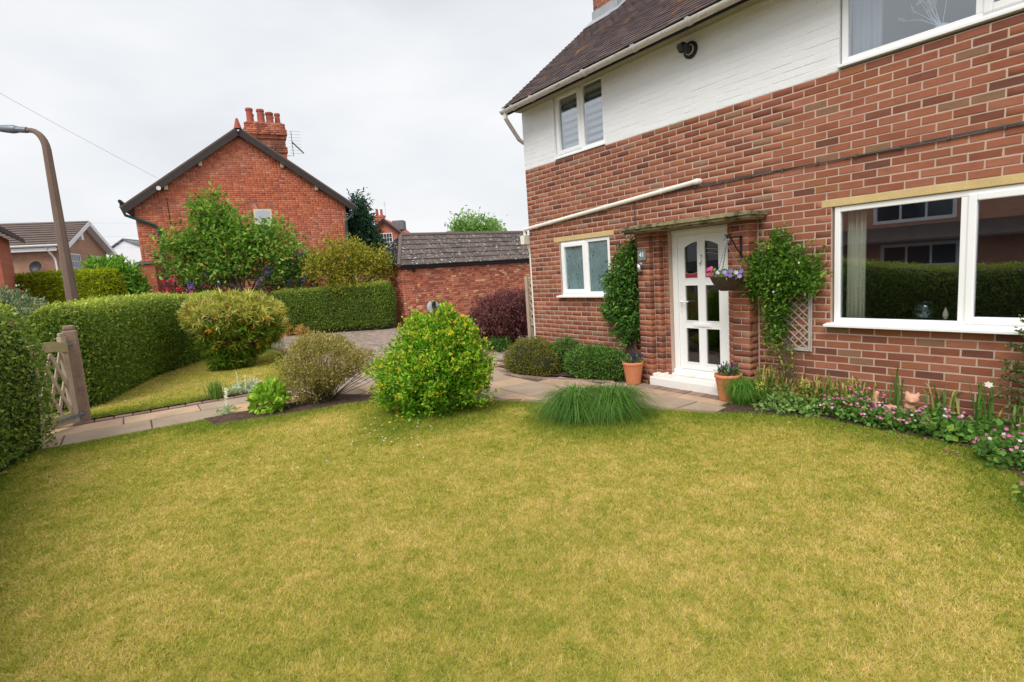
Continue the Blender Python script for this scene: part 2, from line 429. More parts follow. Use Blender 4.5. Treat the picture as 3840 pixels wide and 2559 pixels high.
def brick_cells(o, u, nrm, s0, s1, ztop, zbot, holes=(), course=.075, bl=.225, jnt=.010, depth=.05, first=0, mask=None, garden=False):
    """running-bond cells on a wall from o along u; returns piece transforms"""
    o, u, nrm = (np.array(q, float) for q in (o, u, nrm)); T = []
    n = int(round((ztop - zbot) / course))
    for i in range(n):
        z = ztop - (i + .5) * course
        x = s0; k = 0
        hb = bl / 2
        row = (i + first) % 2
        while x < s1 - 1e-6:
            L = bl
            if k == 0 and row == 0: L = hb
            elif garden and rng.random() < .5: L = hb
            a, bb = x, min(x + L, s1)
            for c0, c1 in cut(a, bb, holes, z):
                cx = (c0 + c1) / 2
                if mask is not None and not mask(cx, z): continue
                ln = c1 - c0 - jnt
                if ln < .02: continue
                p = o + u * cx + nrm * random.uniform(-.0015, .0015); p = np.array([p[0], p[1], z + random.uniform(-.001, .001)])
                T.append((p, u, nrm, (0, 0, 1), (ln / .215, depth / .05, (course - jnt) / .065)))
            x += L; k += 1
    return T

# ------------------------------------------------------------------ foliage
def unit(v): return v / (np.linalg.norm(v, axis=-1, keepdims=True) + 1e-9)
def rvec(n): return unit(rng.normal(size=(n, 3)))
def leaves(P, A, L, W, C, fold=.18, N=None):
    n = len(P); A = unit(A)
    if N is None: N = rvec(n)
    S = unit(np.cross(A, N)); N2 = np.cross(S, A)
    L = np.broadcast_to(L, n)[:, None]; W = np.broadcast_to(W, n)[:, None]
    V = np.stack([P, P + A * L * .48 + S * W * .5 + N2 * W * fold, P + A * L - N2 * L * .06, P + A * L * .48 - S * W * .5 + N2 * W * fold], 1).reshape(-1, 3)
    b = np.arange(n)[:, None] * 4
    F = np.stack([b + [0, 1, 2], b + [0, 2, 3]], 1).reshape(-1, 3)
    return V, F, np.repeat(C, 4, 0)
def tint(pal, n, var=.18):
    return np.clip(pick(pal, n) * (1 + rng.uniform(-var, var, (n, 1))), 0, 1)
def join(parts):
    V = []; F = []; C = []; nb = 0
    for v, f, c in parts:
        V.append(v); F.append(f + nb); C.append(c); nb += len(v)
    return np.concatenate(V), np.concatenate(F), np.concatenate(C)
_dirs = rvec(14); _ph = rng.uniform(0, 6.28, 14); _fr = rng.uniform(.6, 2.2, 14)
def lump(P, scale=1.0):
    return sum(np.sin((P @ _dirs[i]) * _fr[i] * scale + _ph[i]) for i in range(14)) / 5.0
PAL = lambda *q: [(np.array(lin(*c[:3])), c[3]) for c in q]

def hedge(name, label, path, hw, H, nleaf, L, W, pal, p=4.0, matk='leaf_gloss', lumps=.05, Hf=None, cat='hedge', base_in=.8, group=None, tops=None):
    path = np.array(path, float)
    pts = []
    for a_, b_ in zip(path[:-1], path[1:]):
        k = max(2, int(np.linalg.norm(b_ - a_) / .15)); pts += [a_ + (b_ - a_) * i / k for i in range(k)]
    pts = np.array(pts + [path[-1]])
    if len(path) > 2:
        for _ in range(8): pts[1:-1] = (pts[:-2] + pts[1:-1] * 2 + pts[2:]) / 4
    tg = np.gradient(pts, axis=0); tg = unit(tg); nm = np.stack([-tg[:, 1], tg[:, 0]], 1)
    oc = []; od = []
    for i in range(len(pts)): oc.append(pts[i]); od.append(nm[i])
    for k in range(1, 16):
        a_ = math.pi * k / 16; oc.append(pts[-1]); od.append(nm[-1] * math.cos(a_) + tg[-1] * math.sin(a_))
    for i in reversed(range(len(pts))): oc.append(pts[i]); od.append(-nm[i])
    for k in range(1, 16):
        a_ = math.pi * k / 16; oc.append(pts[0]); od.append(-nm[0] * math.cos(a_) - tg[0] * math.sin(a_))
    oc = np.array(oc); od = np.array(od)
    aa = np.linspace(0, math.pi / 2, 60)
    pr = np.cos(aa) ** (2 / p); ph = np.sin(aa) ** (2 / p)
    def pos(ci, di, a_, shrink=0.0):
        r = np.cos(a_) ** (2 / p); h = np.sin(a_) ** (2 / p)
        taper = base_in + (1 - base_in) * np.clip(h * 1.6, 0, 1)
        HH = H if Hf is None else Hf(ci)
        P = np.concatenate([ci + di * ((hw - shrink) * r * taper)[:, None], (h * (HH - shrink))[:, None]], 1)
        Nn = np.concatenate([di * (np.cos(a_) ** (2 - 2 / p) / hw)[:, None], (np.sin(a_) ** (2 - 2 / p) / H)[:, None]], 1)
        Nn = unit(Nn); return P + Nn * (lump(P, 2.2) * lumps)[:, None], Nn
    th = thing(name, label, cat, (*pts.mean(0), 0), group)
    # inner mass of twigs
    ia = np.linspace(.0, math.pi / 2, 12); nO = len(oc); VV = []
    for a_ in ia:
        P, _ = pos(oc, od, np.full(nO, a_), .09); VV.append(P)
    V = np.concatenate(VV); F = []
    for i in range(len(ia) - 1):
        k = np.arange(nO); k2 = (k + 1) % nO
        F.append(np.stack([i * nO + k, i * nO + k2, (i + 1) * nO + k2, (i + 1) * nO + k], 1))
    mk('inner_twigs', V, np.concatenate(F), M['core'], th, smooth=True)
    nx = np.roll(oc + od * hw, -1, 0); ln = np.linalg.norm(nx - (oc + od * hw), axis=1); cu = np.cumsum(ln) / ln.sum()
    seg = np.sqrt(np.diff(pr * hw) ** 2 + np.diff(ph * H) ** 2); cs = np.concatenate([[0], np.cumsum(seg) / seg.sum()])
    n = int(nleaf * 1.9)
    q = rng.random(n); ix = np.searchsorted(cu, q).clip(0, nO - 1); j2 = (ix + 1) % nO; f = rng.random(n)[:, None]
    ci = oc[ix] * (1 - f) + oc[j2] * f; di = unit(od[ix] * (1 - f) + od[j2] * f)
    a_ = np.interp(rng.random(n), cs, aa)
    P, Nn = pos(ci, di, a_)
    keep = (Nn * (CAM - P)).sum(1) / np.linalg.norm(CAM - P, axis=1) > -.25
    keep &= (np.sin(a_) ** (2 / p) > .1) | (rng.random(len(a_)) < .35)
    P, Nn, a_ = P[keep][:nleaf], Nn[keep][:nleaf], a_[keep][:nleaf]; n = len(P)
    P = P + Nn * (rng.normal(-.012, .028, n) + (rng.random(n) < .03) * rng.uniform(.01, .08, n))[:, None]
    A = unit(Nn * .55 + rvec(n) * .9 + np.array([0, 0, .25])); C = tint(pal, n, .32)
    tone = 1 + .13 * lump(P, 3.1)
    if tops is not None:                     # paler yellow-green leaves where the surface faces up
        kk = np.clip((Nn[:, 2] - .45) * 1.6 + rng.normal(0, .18, n), 0, 1)[:, None]; C = C * (1 - kk) + tint(tops, n) * kk
    C = np.clip(C * tone[:, None], 0, 1)
    s = rng.uniform(.7, 1.3, n)
    v, fc, c = leaves(P, A, L * s, W * s, C, N=unit(Nn + rvec(n) * .7))
    mk('foliage', v, fc, M[matk], th, C=c, kind='stuff')
    return th

def blob_points(c, r, n, shell=(.55, 1.0), lob=.18, ls=3.0, zmin=None, flat=0.0):
    c, r = np.array(c, float), np.array(r, float)
    u = rvec(n); rad = shell[0] + (shell[1] - shell[0]) * rng.random(n) ** .5
    k = 1 + lob * lump(u * 2.0 + c, ls)
    P = c + u * r * (rad * k)[:, None]
    if zmin is not None:
        low = P[:, 2] < zmin; P[low, 2] = zmin + rng.random(low.sum()) * .1 * r[2]
    return P, unit(u / r)
def clusters(P, D, k, spread, L, W, pal, upb=.3, out=.7, var=.2, fold=.18, droop=0.0):
    n = len(P); PP = np.repeat(P, k, 0) + rng.normal(0, 1, (n * k, 3)) * spread
    A = unit(np.repeat(D, k, 0) * out + rvec(n * k) * .8 + np.array([0, 0, upb - droop]))
    tone = np.repeat(rng.uniform(.82, 1.18, n), k)[:, None]
    C = np.clip(tint(pal, n * k, var) * tone, 0, 1); s = rng.uniform(.7, 1.25, n * k)
    return leaves(PP, A, L * s, W * s, C, fold, N=unit(rvec(n * k) + np.array([0, 0, 1.0])))
def stems(base, P, k, r0=.008, spreadb=.05, mid=.35, n=5):
    mb = MB(); idx = rng.choice(len(P), min(k, len(P)), replace=False); base = np.array(base, float)
    for i in idx:
        b0 = base + np.array([rng.normal(0, spreadb), rng.normal(0, spreadb), 0])
        m_ = b0 + (P[i] - b0) * .5 + np.array([0, 0, .08 * np.linalg.norm(P[i] - b0)]) + rng.normal(0, .02, 3)
        mb.tube([b0, b0 * .6 + m_ * .4 + np.array([0, 0, .02]), m_, P[i]], [r0, r0 * .8, r0 * .6, r0 * .25], n, False)
    return mb
def blades(B, az, reach, h, wd, pal, seg=5, hend=.3, var=.2):
    """arching strap leaves"""
    n = len(B); o = np.stack([np.cos(az), np.sin(az), np.zeros(n)], 1)
    p1 = B + o * (reach * .35)[:, None] + np.array([0, 0, 1]) * (h * 1.25)[:, None]
    p2 = B + o * reach[:, None] + np.array([0, 0, 1]) * (h * (hend[:, 0] if hasattr(hend, 'ndim') else hend))[:, None]
    sd = np.stack([-np.sin(az), np.cos(az), np.zeros(n)], 1); C = tint(pal, n, var)
    V = []; 
    for i in range(seg + 1):
        t = i / seg; q = B * (1 - t) ** 2 + p1 * 2 * t * (1 - t) + p2 * t * t
        ww = (wd * (1 - t ** 2) * .5 + .0004)[:, None]
        V += [q - sd * ww, q + sd * ww]
    k = 2 * (seg + 1); V = np.stack(V, 1).reshape(-1, 3); b = np.arange(n)[:, None] * k
    F = np.concatenate([np.concatenate([b + [2 * i, 2 * i + 1, 2 * i + 3], b + [2 * i, 2 * i + 3, 2 * i + 2]], 0) for i in range(seg)], 0)
    return V, F, np.repeat(C, k, 0)
def flowers(P, D, r, pal, petals=5, var=.12, cup=.3):
    """open flowers: petals round a centre"""
    n = len(P); D = unit(D); X = unit(np.cross(D, rvec(n))); Y = np.cross(D, X)
    C = tint(pal, n, var); parts = []
    for k in range(petals):
        a_ = 2 * math.pi * k / petals
        A = X * math.cos(a_) + Y * math.sin(a_) + D * cup
        parts.append(leaves(P, A, r, np.broadcast_to(r, n) * .85, C, .05, N=D))
    return join(parts)
def flower_parts(parent, P, D, r, pal, petals=5):
    for p_, d_ in zip(np.asarray(P, float), np.asarray(D, float)):
        v, f, c = flowers(p_[None], d_[None], r, pal, petals); mk('flower', v, f, M['petal'], parent, C=c)
def inpoly(P, poly):
    x, y = P[:, 0], P[:, 1]; ins = np.zeros(len(P), bool); n = len(poly)
    for i in range(n):
        (x0, y0), (x1, y1) = poly[i], poly[(i + 1) % n]
        c = ((y0 > y) != (y1 > y)) & (x < (x1 - x0) * (y - y0) / (y1 - y0 + 1e-12) + x0); ins ^= c
    return ins

# ================================================================== GROUND
def sheet(name, poly, z, mat, kind='structure', parent=None):
    me_v = [(x, y, z) for x, y in poly]
    return mk(name, me_v, [list(range(len(poly)))], mat, parent, kind=kind)
mk('ground', [(-260, -260, -.03), (260, -260, -.03), (260, 260, -.03), (-260, 260, -.03)], [[0, 1, 2, 3]], M['asphalt'], kind='structure')
LAWN = [(-.2, -7.3), (-.19, -6.2), (-.19, -5.24), (.24, -5.2), (.42, -4.4), (.5, -3.75), (.66, -3.24), (1.4, -2.62), (2.29, -2.02), (3.2, -1.55), (3.9, -1.2), (4.33, -1.02),
        (4.5, -.84), (5.2, -.56), (5.88, -.6), (6.4, -.66), (6.75, -1.15), (7.1, -1.7), (7.9, -2.1), (9.5, -2.5), (14, -3.0), (14, -7.3)]
LAWN2 = [(-1.72, -6.55), (-1.7, -5.0), (-1.66, -3.75), (-2.6, -3.55), (-4, -3.2), (-6.4, -2.85), (-8.2, -2.95), (-9.0, -3.7), (-8.6, -4.6), (-5.6, -6.2), (-2.6, -7.1)]
M['thatch'] = surf('lawn thatch', lin(190, 170, 98), 1, .18, 3, 40, .3, .6, 120)
sheet('lawn', LAWN, .03, M['thatch'])
sheet('side_lawn', LAWN2, .03, M['thatch'])
bedpoly = [(4.33, -1.02), (4.5, -.84), (5.2, -.56), (5.88, -.6), (6.4, -.66), (6.75, -1.15), (7.1, -1.7), (7.9, -2.1), (9.5, -2.5), (14, -3.0), (14, .02), (4.24, .02), (4.25, -.5)]
mk('flower_bed', [(x, y, .05 + (.09 if y > -.3 else 0)) for x, y in bedpoly], [list(range(len(bedpoly)))], M['soil'], kind='structure')
sheet('shrub_bed', [(-.3, -5.25), (.24, -5.2), (.45, -4.4), (.52, -3.75), (.68, -3.22), (.3, -3.1), (-.28, -3.5)], .036, M['soil'])
sheet('stachys_bed', [(-1.62, -5.15), (-1.62, -3.9), (-2.05, -3.95), (-2.1, -5.0)], .044, M['soil'])
sheet('house_bed', [(-.2, -.02), (-.2, -.75), (1.0, -.8), (2.3, -.3), (2.5, -.02)], .026, M['soil'])

# path + patio + drive: bed of jointing, then every slab and block
drive = thing('driveway', None, None, (-6, 0, 0)); drive['kind'] = 'structure'; del_keys = []
DRV = [(-13.5, -2.9), (-9.2, -3.9), (-8.2, -2.9), (-6.4, -2.8), (-4, -3.15), (-1.62, -3.7), (-.85, -3.7), (-.85, 3.9), (-9.78, 9), (-9.78, 1.6)]
mk('paving_joint', [(x, y, -.012) for x, y in DRV], [list(range(len(DRV)))], M['joint'], drive)
vb = variants('block', PAL((158, 140, 128, 3), (148, 130, 120, 3), (168, 150, 136, 2), (136, 120, 112, 1.5)), M['block'], 24, lx=.2, lz=.1, ch=.005)
T = []
yy = -3.9; row = 0
while yy < 4:
    xs = np.arange(-13.5 + (row % 2) * .1, -.85, .2)
    cc = np.stack([xs + .1, np.full(len(xs), yy + .05)], 1); cc = cc[inpoly(cc, DRV)]
    for x, y in cc: T.append(((x, y, .002 + random.uniform(-.0015, .0015)), (1, 0, 0), (0, 0, 1), (0, 1, 0), (.975, 1, .95)))
    yy += .1; row += 1
pieces(drive, 'paving_block', 'paving_blocks', M['block'], vb, T, 300)

SL = PAL((184, 156, 132, 3), (176, 152, 131, 3), (190, 163, 136, 2.5), (172, 153, 133, 2), (192, 160, 126, 2), (166, 144, 126, 1))
pathT = thing('garden_path', None, None, (-.9, -5.2, 0)); pathT['kind'] = 'structure'
mk('paving_joint', [(-1.66, -7.6, .002), (-.22, -7.6, .002), (-.22, -3.7, .002), (-1.66, -3.7, .002)], [[0, 1, 2, 3]], M['joint'], pathT)
vs = variants('slab', SL, M['slab'], 20, var=.05, lx=1, lz=1, ly=.03, ch=.007, jit=.004)
T = []
for x0, x1, off in ((-1.5, -.98, .3), (-.97, -.34, .0)):
    y = -7.6 - off
    while y < -3.75:
        L = .9; y1 = min(y + L, -3.72)
        T.append((((x0 + x1) / 2, (y + y1) / 2, .014 + random.uniform(-.003, .003)), (1, 0, 0), (0, 0, 1), (0, 1, 0), (x1 - x0 - .012, 1, y1 - y - .014))); y += L
pieces(pathT, 'slab', 'slabs', M['slab'], vs, T, 80)
vb2 = variants('edging_block', PAL((152, 128, 114, 3), (142, 118, 106, 3), (130, 108, 100, 2), (164, 138, 122, 1)), M['block'], 20, lx=.2, lz=.1, ch=.006, jit=.003)
T = []
for xc in (-1.58, -.27):
    y = -7.5
    while y < -3.75:
        T.append(((xc, y + .11, .028 + random.uniform(-.003, .003)), (0, 1, 0), (0, 0, 1), (1, 0, 0), (1.02, 1, 1.1 if xc < -1 else .85))); y += .215
pieces(pathT, 'edging_block', 'edging_blocks', M['block'], vb2, T, 80)

patio = thing('patio', None, None, (1.5, -1.8, 0)); patio['kind'] = 'structure'
PAT = [(-.85, -3.74), (.7, -3.74), (.7, -3.2), (1.4, -2.6), (2.29, -2.0), (3.2, -1.52), (4.4, -1.0), (4.4, -.3), (2.5, -.25), (2.5, .0), (-.85, 0)]
mk('paving_joint', [(x, y, .0) for x, y in PAT], [list(range(len(PAT)))], M['joint'], patio)
PATs = [(-.85, -3.74), (.3, -3.74), (.55, -3.1), (1.3, -2.45), (2.2, -1.85), (3.2, -1.38), (4.3, -.9), (4.3, -.42), (2.5, -.42), (1.1, -.9), (.2, -.85), (-.3, -.4), (-.85, -.4)]
T = []; rows = [.62, .46, .62, .32, .62, .46, .62]; y = -3.74; ri = 0
while y < -.46:
    hgt = rows[ri % len(rows)]; y1 = min(y + hgt, -.44); x = -.85 - (ri * .37) % .6
    while x < 4.4:
        L = random.choice([.62, .92, .46, .62, .76]); x1 = x + L
        cxy = np.array([[(max(x, -.85) + x1) / 2, (y + y1) / 2]])
        if x1 > -.8 and inpoly(cxy, PATs)[0]:
            xa = max(x, -.85)
            T.append(((cxy[0, 0], cxy[0, 1], .016 + random.uniform(-.004, .004)), (1, 0, 0), (0, 0, 1), (0, 1, 0), (x1 - xa - .014, 1, y1 - y - .014)))
        x = x1
    y = y1; ri += 1
pieces(patio, 'slab', 'slabs', M['slab'], vs, T, 200)
T = []
def edge_run(pts, wd=.105, ln=.2, off=0):
    pts = [np.array(p, float) for p in pts]
    for p, q in zip(pts[:-1], pts[1:]):
        d = q - p; L = np.linalg.norm(d); d /= L; nn = np.array([-d[1], d[0]]); k = max(1, int(L / (ln + .012)))
        for i in range(k):
            c = p + d * (L * (i + .5) / k) + nn * off
            T.append(((c[0], c[1], .019 + random.uniform(-.003, .003)), (d[0], d[1], 0), (0, 0, 1), (-d[1], d[0], 0), ((L / k - .012) / .2, 1, wd / .1)))
LE = [(.62, -3.3), (1.36, -2.68), (2.25, -2.08), (3.16, -1.6), (4.35, -1.08)]
edge_run(LE, off=.07); edge_run(LE, off=.185)
edge_run([(2.48, -.36), (4.3, -.36)], wd=.19, ln=.1)
edge_run([(2.3, -.42), (1.75, -.72), (1.3, -.93), (.9, -1.03), (.3, -1.0), (-.2, -.85), (-.45, -.5)], off=-.06)
pieces(patio, 'edging_block', 'edging_blocks', M['block'], vb2, T, 200)

# ================================================================== THE BRICK HOUSE
ZB = 3.34                                            # top of the red brickwork, start of the white
house = thing('brick_house', 'red brick house number 41 with white painted upper storey and white windows', 'house', (4.5, 3, 0))
XE = 9.6
doorhole = (2.97, 3.84, -1, 2.06)
H_small = (.79, 1.915, 1.165, 2.065); H_big = (5.0, 7.62, .865, 2.065)
H_us = (.82, 1.925, 3.34, 4.4); H_ub = (5.06, 7.62, 3.34, 4.4)
holes_lo = [doorhole, H_small, H_big]; holes_hi = [H_us, H_ub]
def panel(mb, x0, x1, z0, z1, y0, y1, holes):
    xs = sorted(set([x0, x1] + [h[i] for h in holes for i in (0, 1) if x0 < h[i] < x1]))
    zs = sorted(set([z0, z1] + [h[i] for h in holes for i in (2, 3) if z0 < h[i] < z1]))
    for a_, b_ in zip(xs[:-1], xs[1:]):
        run = None
        for c_, d_ in zip(zs[:-1], zs[1:]):
            cx_, cz_ = (a_ + b_) / 2, (c_ + d_) / 2
            if any(h[0] < cx_ < h[1] and h[2] < cz_ < h[3] for h in holes):
                if run: mb.box(a_, y0, run[0], b_, y1, run[1]); run = None
            else: run = (run[0] if run else c_, d_)
        if run: mb.box(a_, y0, run[0], b_, y1, run[1])
mb = MB(); panel(mb, 0.004, XE, -.3, ZB, .0045, .27, holes_lo)
mb.box(.004, .27, -.3, .27, 6.4, ZB); mb.box(XE - .27, .27, -.3, XE, 6.4, ZB); mb.box(.27, 6.1, -.3, XE - .27, 6.4, ZB)
wall = mb.build('wall', M['mortar'], house)
mb = MB(); panel(mb, 0.003, XE, ZB, 4.42, .0026, .27, holes_hi)
mb.box(.003, .27, ZB, .27, 6.4, 4.3); mb.box(XE - .27, .27, ZB, XE, 6.4, 4.3); mb.box(.27, 6.1, ZB, XE - .27, 6.4, 4.42)
mb.prism([(.003, -.2 + .25, 4.3), (.003, 6.4, 4.3), (.003, 3.2, 7.1)], (.25, 0, 0))
uwall = mb.build('upper_wall', M['white_paint'], house)

BR = PAL((157, 97, 73, 5), (148, 88, 65, 5), (164, 105, 81, 3), (130, 78, 61, 3), (161, 101, 69, 2), (112, 70, 58, 1.5), (158, 120, 86, .3), (142, 106, 82, .5))
vbr = variants('brick', BR, M['brick'], 40, var=.09, ch=.0025)
vbp = variants('brick', BR, M['brick'], 40, var=.09, ch=.0009, jit=.0012)   # for the deep pier bricks
lint = [(.66, 2.01, 2.065, 2.14), (4.905, 9, 2.065, 2.14)]
T = brick_cells((0, 0, 0), (1, 0, 0), (0, -1, 0), 0, XE, ZB, -.04, holes_lo + lint + [(2.58, 4.22, -1, 2.09)], jnt=.0135)
# porch piers: stepped brickwork either side of the door
def pier_course(steps, z, row):
    for (x0, x1, yf, yb, split) in steps:
        xs = [x0, x1]
        if split and row: xs = [x0, (x0 + x1) / 2, x1]
        for a_, b_ in zip(xs[:-1], xs[1:]):
            g_ = .004
            T.append((((a_ + b_) / 2, yf + random.uniform(-.0015, .0015), z), (1, 0, 0), (0, -1, 0), (0, 0, 1), ((b_ - a_ - .009) / .215, (yb - yf) / .05, 1), 'p'))
mbp = MB()
for i in range(28):
    z = ZB - (i + 16 + .5 + 1) * .075
    if z < -.02: break
    r_ = i % 2
    pier_course([(2.585, 2.80, -.17, -.02, True), (2.80, 2.90, -.09, 0.02, False), (2.90, 2.972, -.01, .07, False)], z, r_)
    pier_course([(3.995, 4.215, -.17, -.17 + (.1 if r_ else .055), True), (3.995, 4.215, -.17 + (.11 if r_ else .065), -.005, False), (3.905, 3.995, -.09, .02, False), (3.838, 3.905, -.01, .07, False)], z, r_)
for x0, x1, y0, y1 in ((2.596, 2.789, -.166, .0), (2.789, 2.889, -.086, .05), (2.889, 2.962, -.006, .1), (4.006, 4.204, -.166, .0), (3.916, 4.006, -.086, .05), (3.849, 3.916, -.006, .1)):
    mbp.box(x0, y0, -.1, x1, y1, 2.03)
mbp.build('porch_pier', M['mortar'], house)
pieces(wall, 'brick', 'brickwork', M['brick'], vbr, T, 300)
vwh = variants('painted_brick', PAL((240, 240, 238, 1)), M['white_paint'], 12, var=.01, ch=.003, jit=.002)
T = brick_cells((0, 0, 0), (1, 0, 0), (0, -1, 0), 0, XE, 4.39, ZB, holes_hi, jnt=.005)
pieces(uwall, 'painted_brick', 'painted_brickwork', M['white_paint'], vwh, T, 300)
MB().box(.66, -.004, 2.067, 2.01, .1, 2.138).build('lintel', M['lintel'], house, bevel=.004)
MB().box(4.905, -.004, 2.067, 8.0, .1, 2.138).build('lintel', M['lintel'], house, bevel=.004)

# windows -------------------------------------------------------------
def window(x0, x1, z0, z1, y, mulls, openers, glass, fr=.052, sillp=.085, sillx=.06, name='window'):
    mb = MB()
    mb.box(x0, y, z0, x0 + fr, y + .07, z1); mb.box(x1 - fr, y, z0, x1, y + .07, z1)
    mb.box(x0 + fr, y + .001, z0, x1 - fr, y + .069, z0 + fr); mb.box(x0 + fr, y + .001, z1 - fr, x1 - fr, y + .069, z1)
    for m_ in mulls: mb.box(m_ - .035, y + .002, z0 + fr, m_ + .035, y + .068, z1 - fr)
    win = mb.build(name, M['upvc'], house, bevel=.006)
    ed = [x0 + fr] + sum([[m_ - .035, m_ + .035] for m_ in mulls], []) + [x1 - fr]
    for i in range(0, len(ed), 2):
        a_, b_ = ed[i], ed[i + 1]; c_, d_ = z0 + fr, z1 - fr
        if i // 2 in openers:
            s = MB(); k = .058; o_ = .018
            a2, b2, c2, d2 = a_ - o_, b_ + o_, c_ - o_, d_ + o_
            s.box(a2, y - .016, c2, a2 + k, y + .03, d2); s.box(b2 - k, y - .016, c2, b2, y + .03, d2)
            s.box(a2 + k, y - .015, c2, b2 - k, y + .029, c2 + k); s.box(a2 + k, y - .015, d2 - k, b2 - k, y + .029, d2)
            s.build('sash', M['upvc'], win, bevel=.008)
            a_, b_, c_, d_ = a2 + k, b2 - k, c2 + k, d2 - k
        MB().box(a_ - .004, y + .022, c_ - .004, b_ + .004, y + .034, d_ + .004).build('pane', glass, win)
    if sillp:
        s = MB(); s.prism([(x0 - sillx, y + .05, z0 - .032), (x0 - sillx, -sillp, z0 - .032), (x0 - sillx, -sillp, z0 - .006), (x0 - sillx, y - .002, z0 + .006), (x0 - sillx, y + .05, z0 + .006)], (x1 - x0 + 2 * sillx, 0, 0))
        s.build('sill', M['upvc'], win, bevel=.004)
    return win
window(.80, 1.905, 1.20, 2.062, .018, [1.40], [0], M['frosted'])
window(5.02, 7.62, .90, 2.062, .018, [6.07], [1], M['glass'])
window(.83, 1.915, 3.385, 4.34, .03, [1.43], [0], M['glass'], sillp=.02, sillx=.01)
window(5.075, 7.62, 3.395, 4.42, .016, [6.12], [1], M['glass'], sillp=.03, sillx=.02)

# rooms behind the windows
mb = MB(); mb.box(4.5, 3.6, 0, XE - .28, 3.7, 2.6); mb.box(4.4, .28, 0, 4.5, 3.7, 2.6); mb.box(.28, 2.4, 2.7, 4.4, 2.5, 5)
mb.build('inner_wall', M['room'], house)
MB().box(4.41, .28, 2.7, 4.5, 3.7, 5).box(4.5, 3.6, 2.7, XE - .28, 3.7, 5).build('bedroom_wall', M['room_blue'], house)
MB().box(.27, .28, 2.58, XE - .28, 6.1, 2.68).box(.28, .28, 4.42, XE - .28, 6.1, 4.46).build('ceiling', M['room'], house)
MB().box(.28, .3, -.02, XE - .28, 6.05, .15).build('inner_floor', M['room_dark'], house)

# door ----------------------------------------------------------------
mb = MB(); y = .072
mb.box(2.972, y, .15, 3.05, y + .09, 2.0); mb.box(3.765, y, .15, 3.838, y + .09, 2.0); mb.box(3.05, y + .002, 1.945, 3.765, y + .088, 2.0)
mb.box(2.975, y - .012, 1.985, 3.835, y + .06, 2.03); mb.box(2.972, y - .03, .15, 3.838, y + .088, .205)
mb.build('door_frame', M['door_white'], house, bevel=.006)
yd = y + .016; zt = 1.943
px = [(3.16, 3.352), (3.462, 3.655)]; rowsz = [(.305, .755), (.855, 1.31), (1.405, 1.80)]
def arch(x, side):
    x0, x1 = px[side]; t_ = (x - x0) / (x1 - x0)
    return 1.80 + .062 * math.sin(math.pi / 2 * (t_ if side == 0 else 1 - t_))
mb = MB(); Y0, Y1 = yd, yd + .045
mb.box(3.053, Y0, .21, px[0][0], Y1, zt); mb.box(px[1][1], Y0, .21, 3.762, Y1, zt); mb.box(px[0][1], Y0, .21, px[1][0], Y1, zt)
for x0, x1 in px:
    zz = .21
    for c_, d_ in rowsz: mb.box(x0, Y0 + .0005, zz, x1, Y1 - .0005, c_); zz = d_
for s_ in (0, 1):
    x0, x1 = px[s_]; xs = np.linspace(x0, x1, 9)
    poly = [(x, Y0 + .0005, arch(x, s_)) for x in xs] + [(x1, Y0 + .0005, zt - .0005), (x0, Y0 + .0005, zt - .0005)]
    mb.prism(poly, (0, Y1 - Y0 - .001, 0))
door = mb.build('door', M['door_white'], house)
for s_ in (0, 1):
    for c_, d_ in rowsz:
        x0, x1 = px[s_]
        if d_ > 1.7:
            xs = np.linspace(x0, x1, 9)
            MB().prism([(x0, yd + .012, c_)] + [(x1, yd + .012, c_)] + [(x, yd + .012, arch(x, s_)) for x in xs[::-1]], (0, .012, 0)).build('pane', M['glass_door'], door)
        else: MB().box(x0, yd + .012, c_, x1, yd + .024, d_).build('pane', M['glass_door'], door)
        bead = MB()
        bead.box(x0 - .012, yd - .006, c_ - .012, x1 + .012, yd, c_); 
        if d_ < 1.7: bead.box(x0 - .012, yd - .006, d_, x1 + .012, yd, d_ + .012)
        bead.box(x0 - .012, yd - .006, c_, x0, yd, d_); bead.box(x1, yd - .006, c_, x1 + .012, yd, d_)
        bead.build('glazing_bead', M['door_white'], door)
mb = MB()                                       # lead lines in the two arched lights
for s_ in (0, 1):
    x0, x1 = px[s_]
    for k, (za, amp, ph) in enumerate(((1.475, .02, 0), (1.70, .012, .8), (1.755, .01, .8)) if s_ else ((1.475, .02, 3.1),)):
        xs = np.linspace(x0 + .004, x1 - .004, 12)
        mb.tube([(x, yd + .008, za + amp * math.sin(3.4 * (x - x0) / (x1 - x0) + ph)) for x in xs], .0042, 6)
mb.build('leading', M['chrome'], door)
MB().prism([(px[0][0], yd + .009, 1.41), (px[0][1], yd + .009, 1.41), (px[0][1], yd + .009, 1.47), (px[0][0], yd + .009, 1.455)], (0, .002, 0)).build('coloured_light', M['red_glass'], door)
MB().prism([(px[1][0], yd + .009, 1.41), (px[1][1], yd + .009, 1.41), (px[1][1], yd + .009, 1.44), (px[1][0], yd + .009, 1.478)], (0, .002, 0)).build('coloured_light', M['red_glass'], door)
MB().box(3.09, yd - .012, .97, 3.118, yd, 1.19).tube([(3.104, yd - .006, 1.10), (3.104, yd - .05, 1.10), (3.13, yd - .055, 1.10), (3.235, yd - .055, 1.105)], [.011, .011, .011, .009]).build('handle', M['door_white'], door, bevel=.002)
MB().lathe((3.407, yd - .008, 1.685), [(.016, -.004), (.016, .006)], 10, (0, 1, 0)).tube([(3.407, yd - .014, 1.69), (3.424, yd - .024, 1.655), (3.424, yd - .026, 1.61), (3.405, yd - .024, 1.575), (3.392, yd - .018, 1.585)], [.009, .008, .008, .010, .006]).build('knocker', M['chrome'], door)
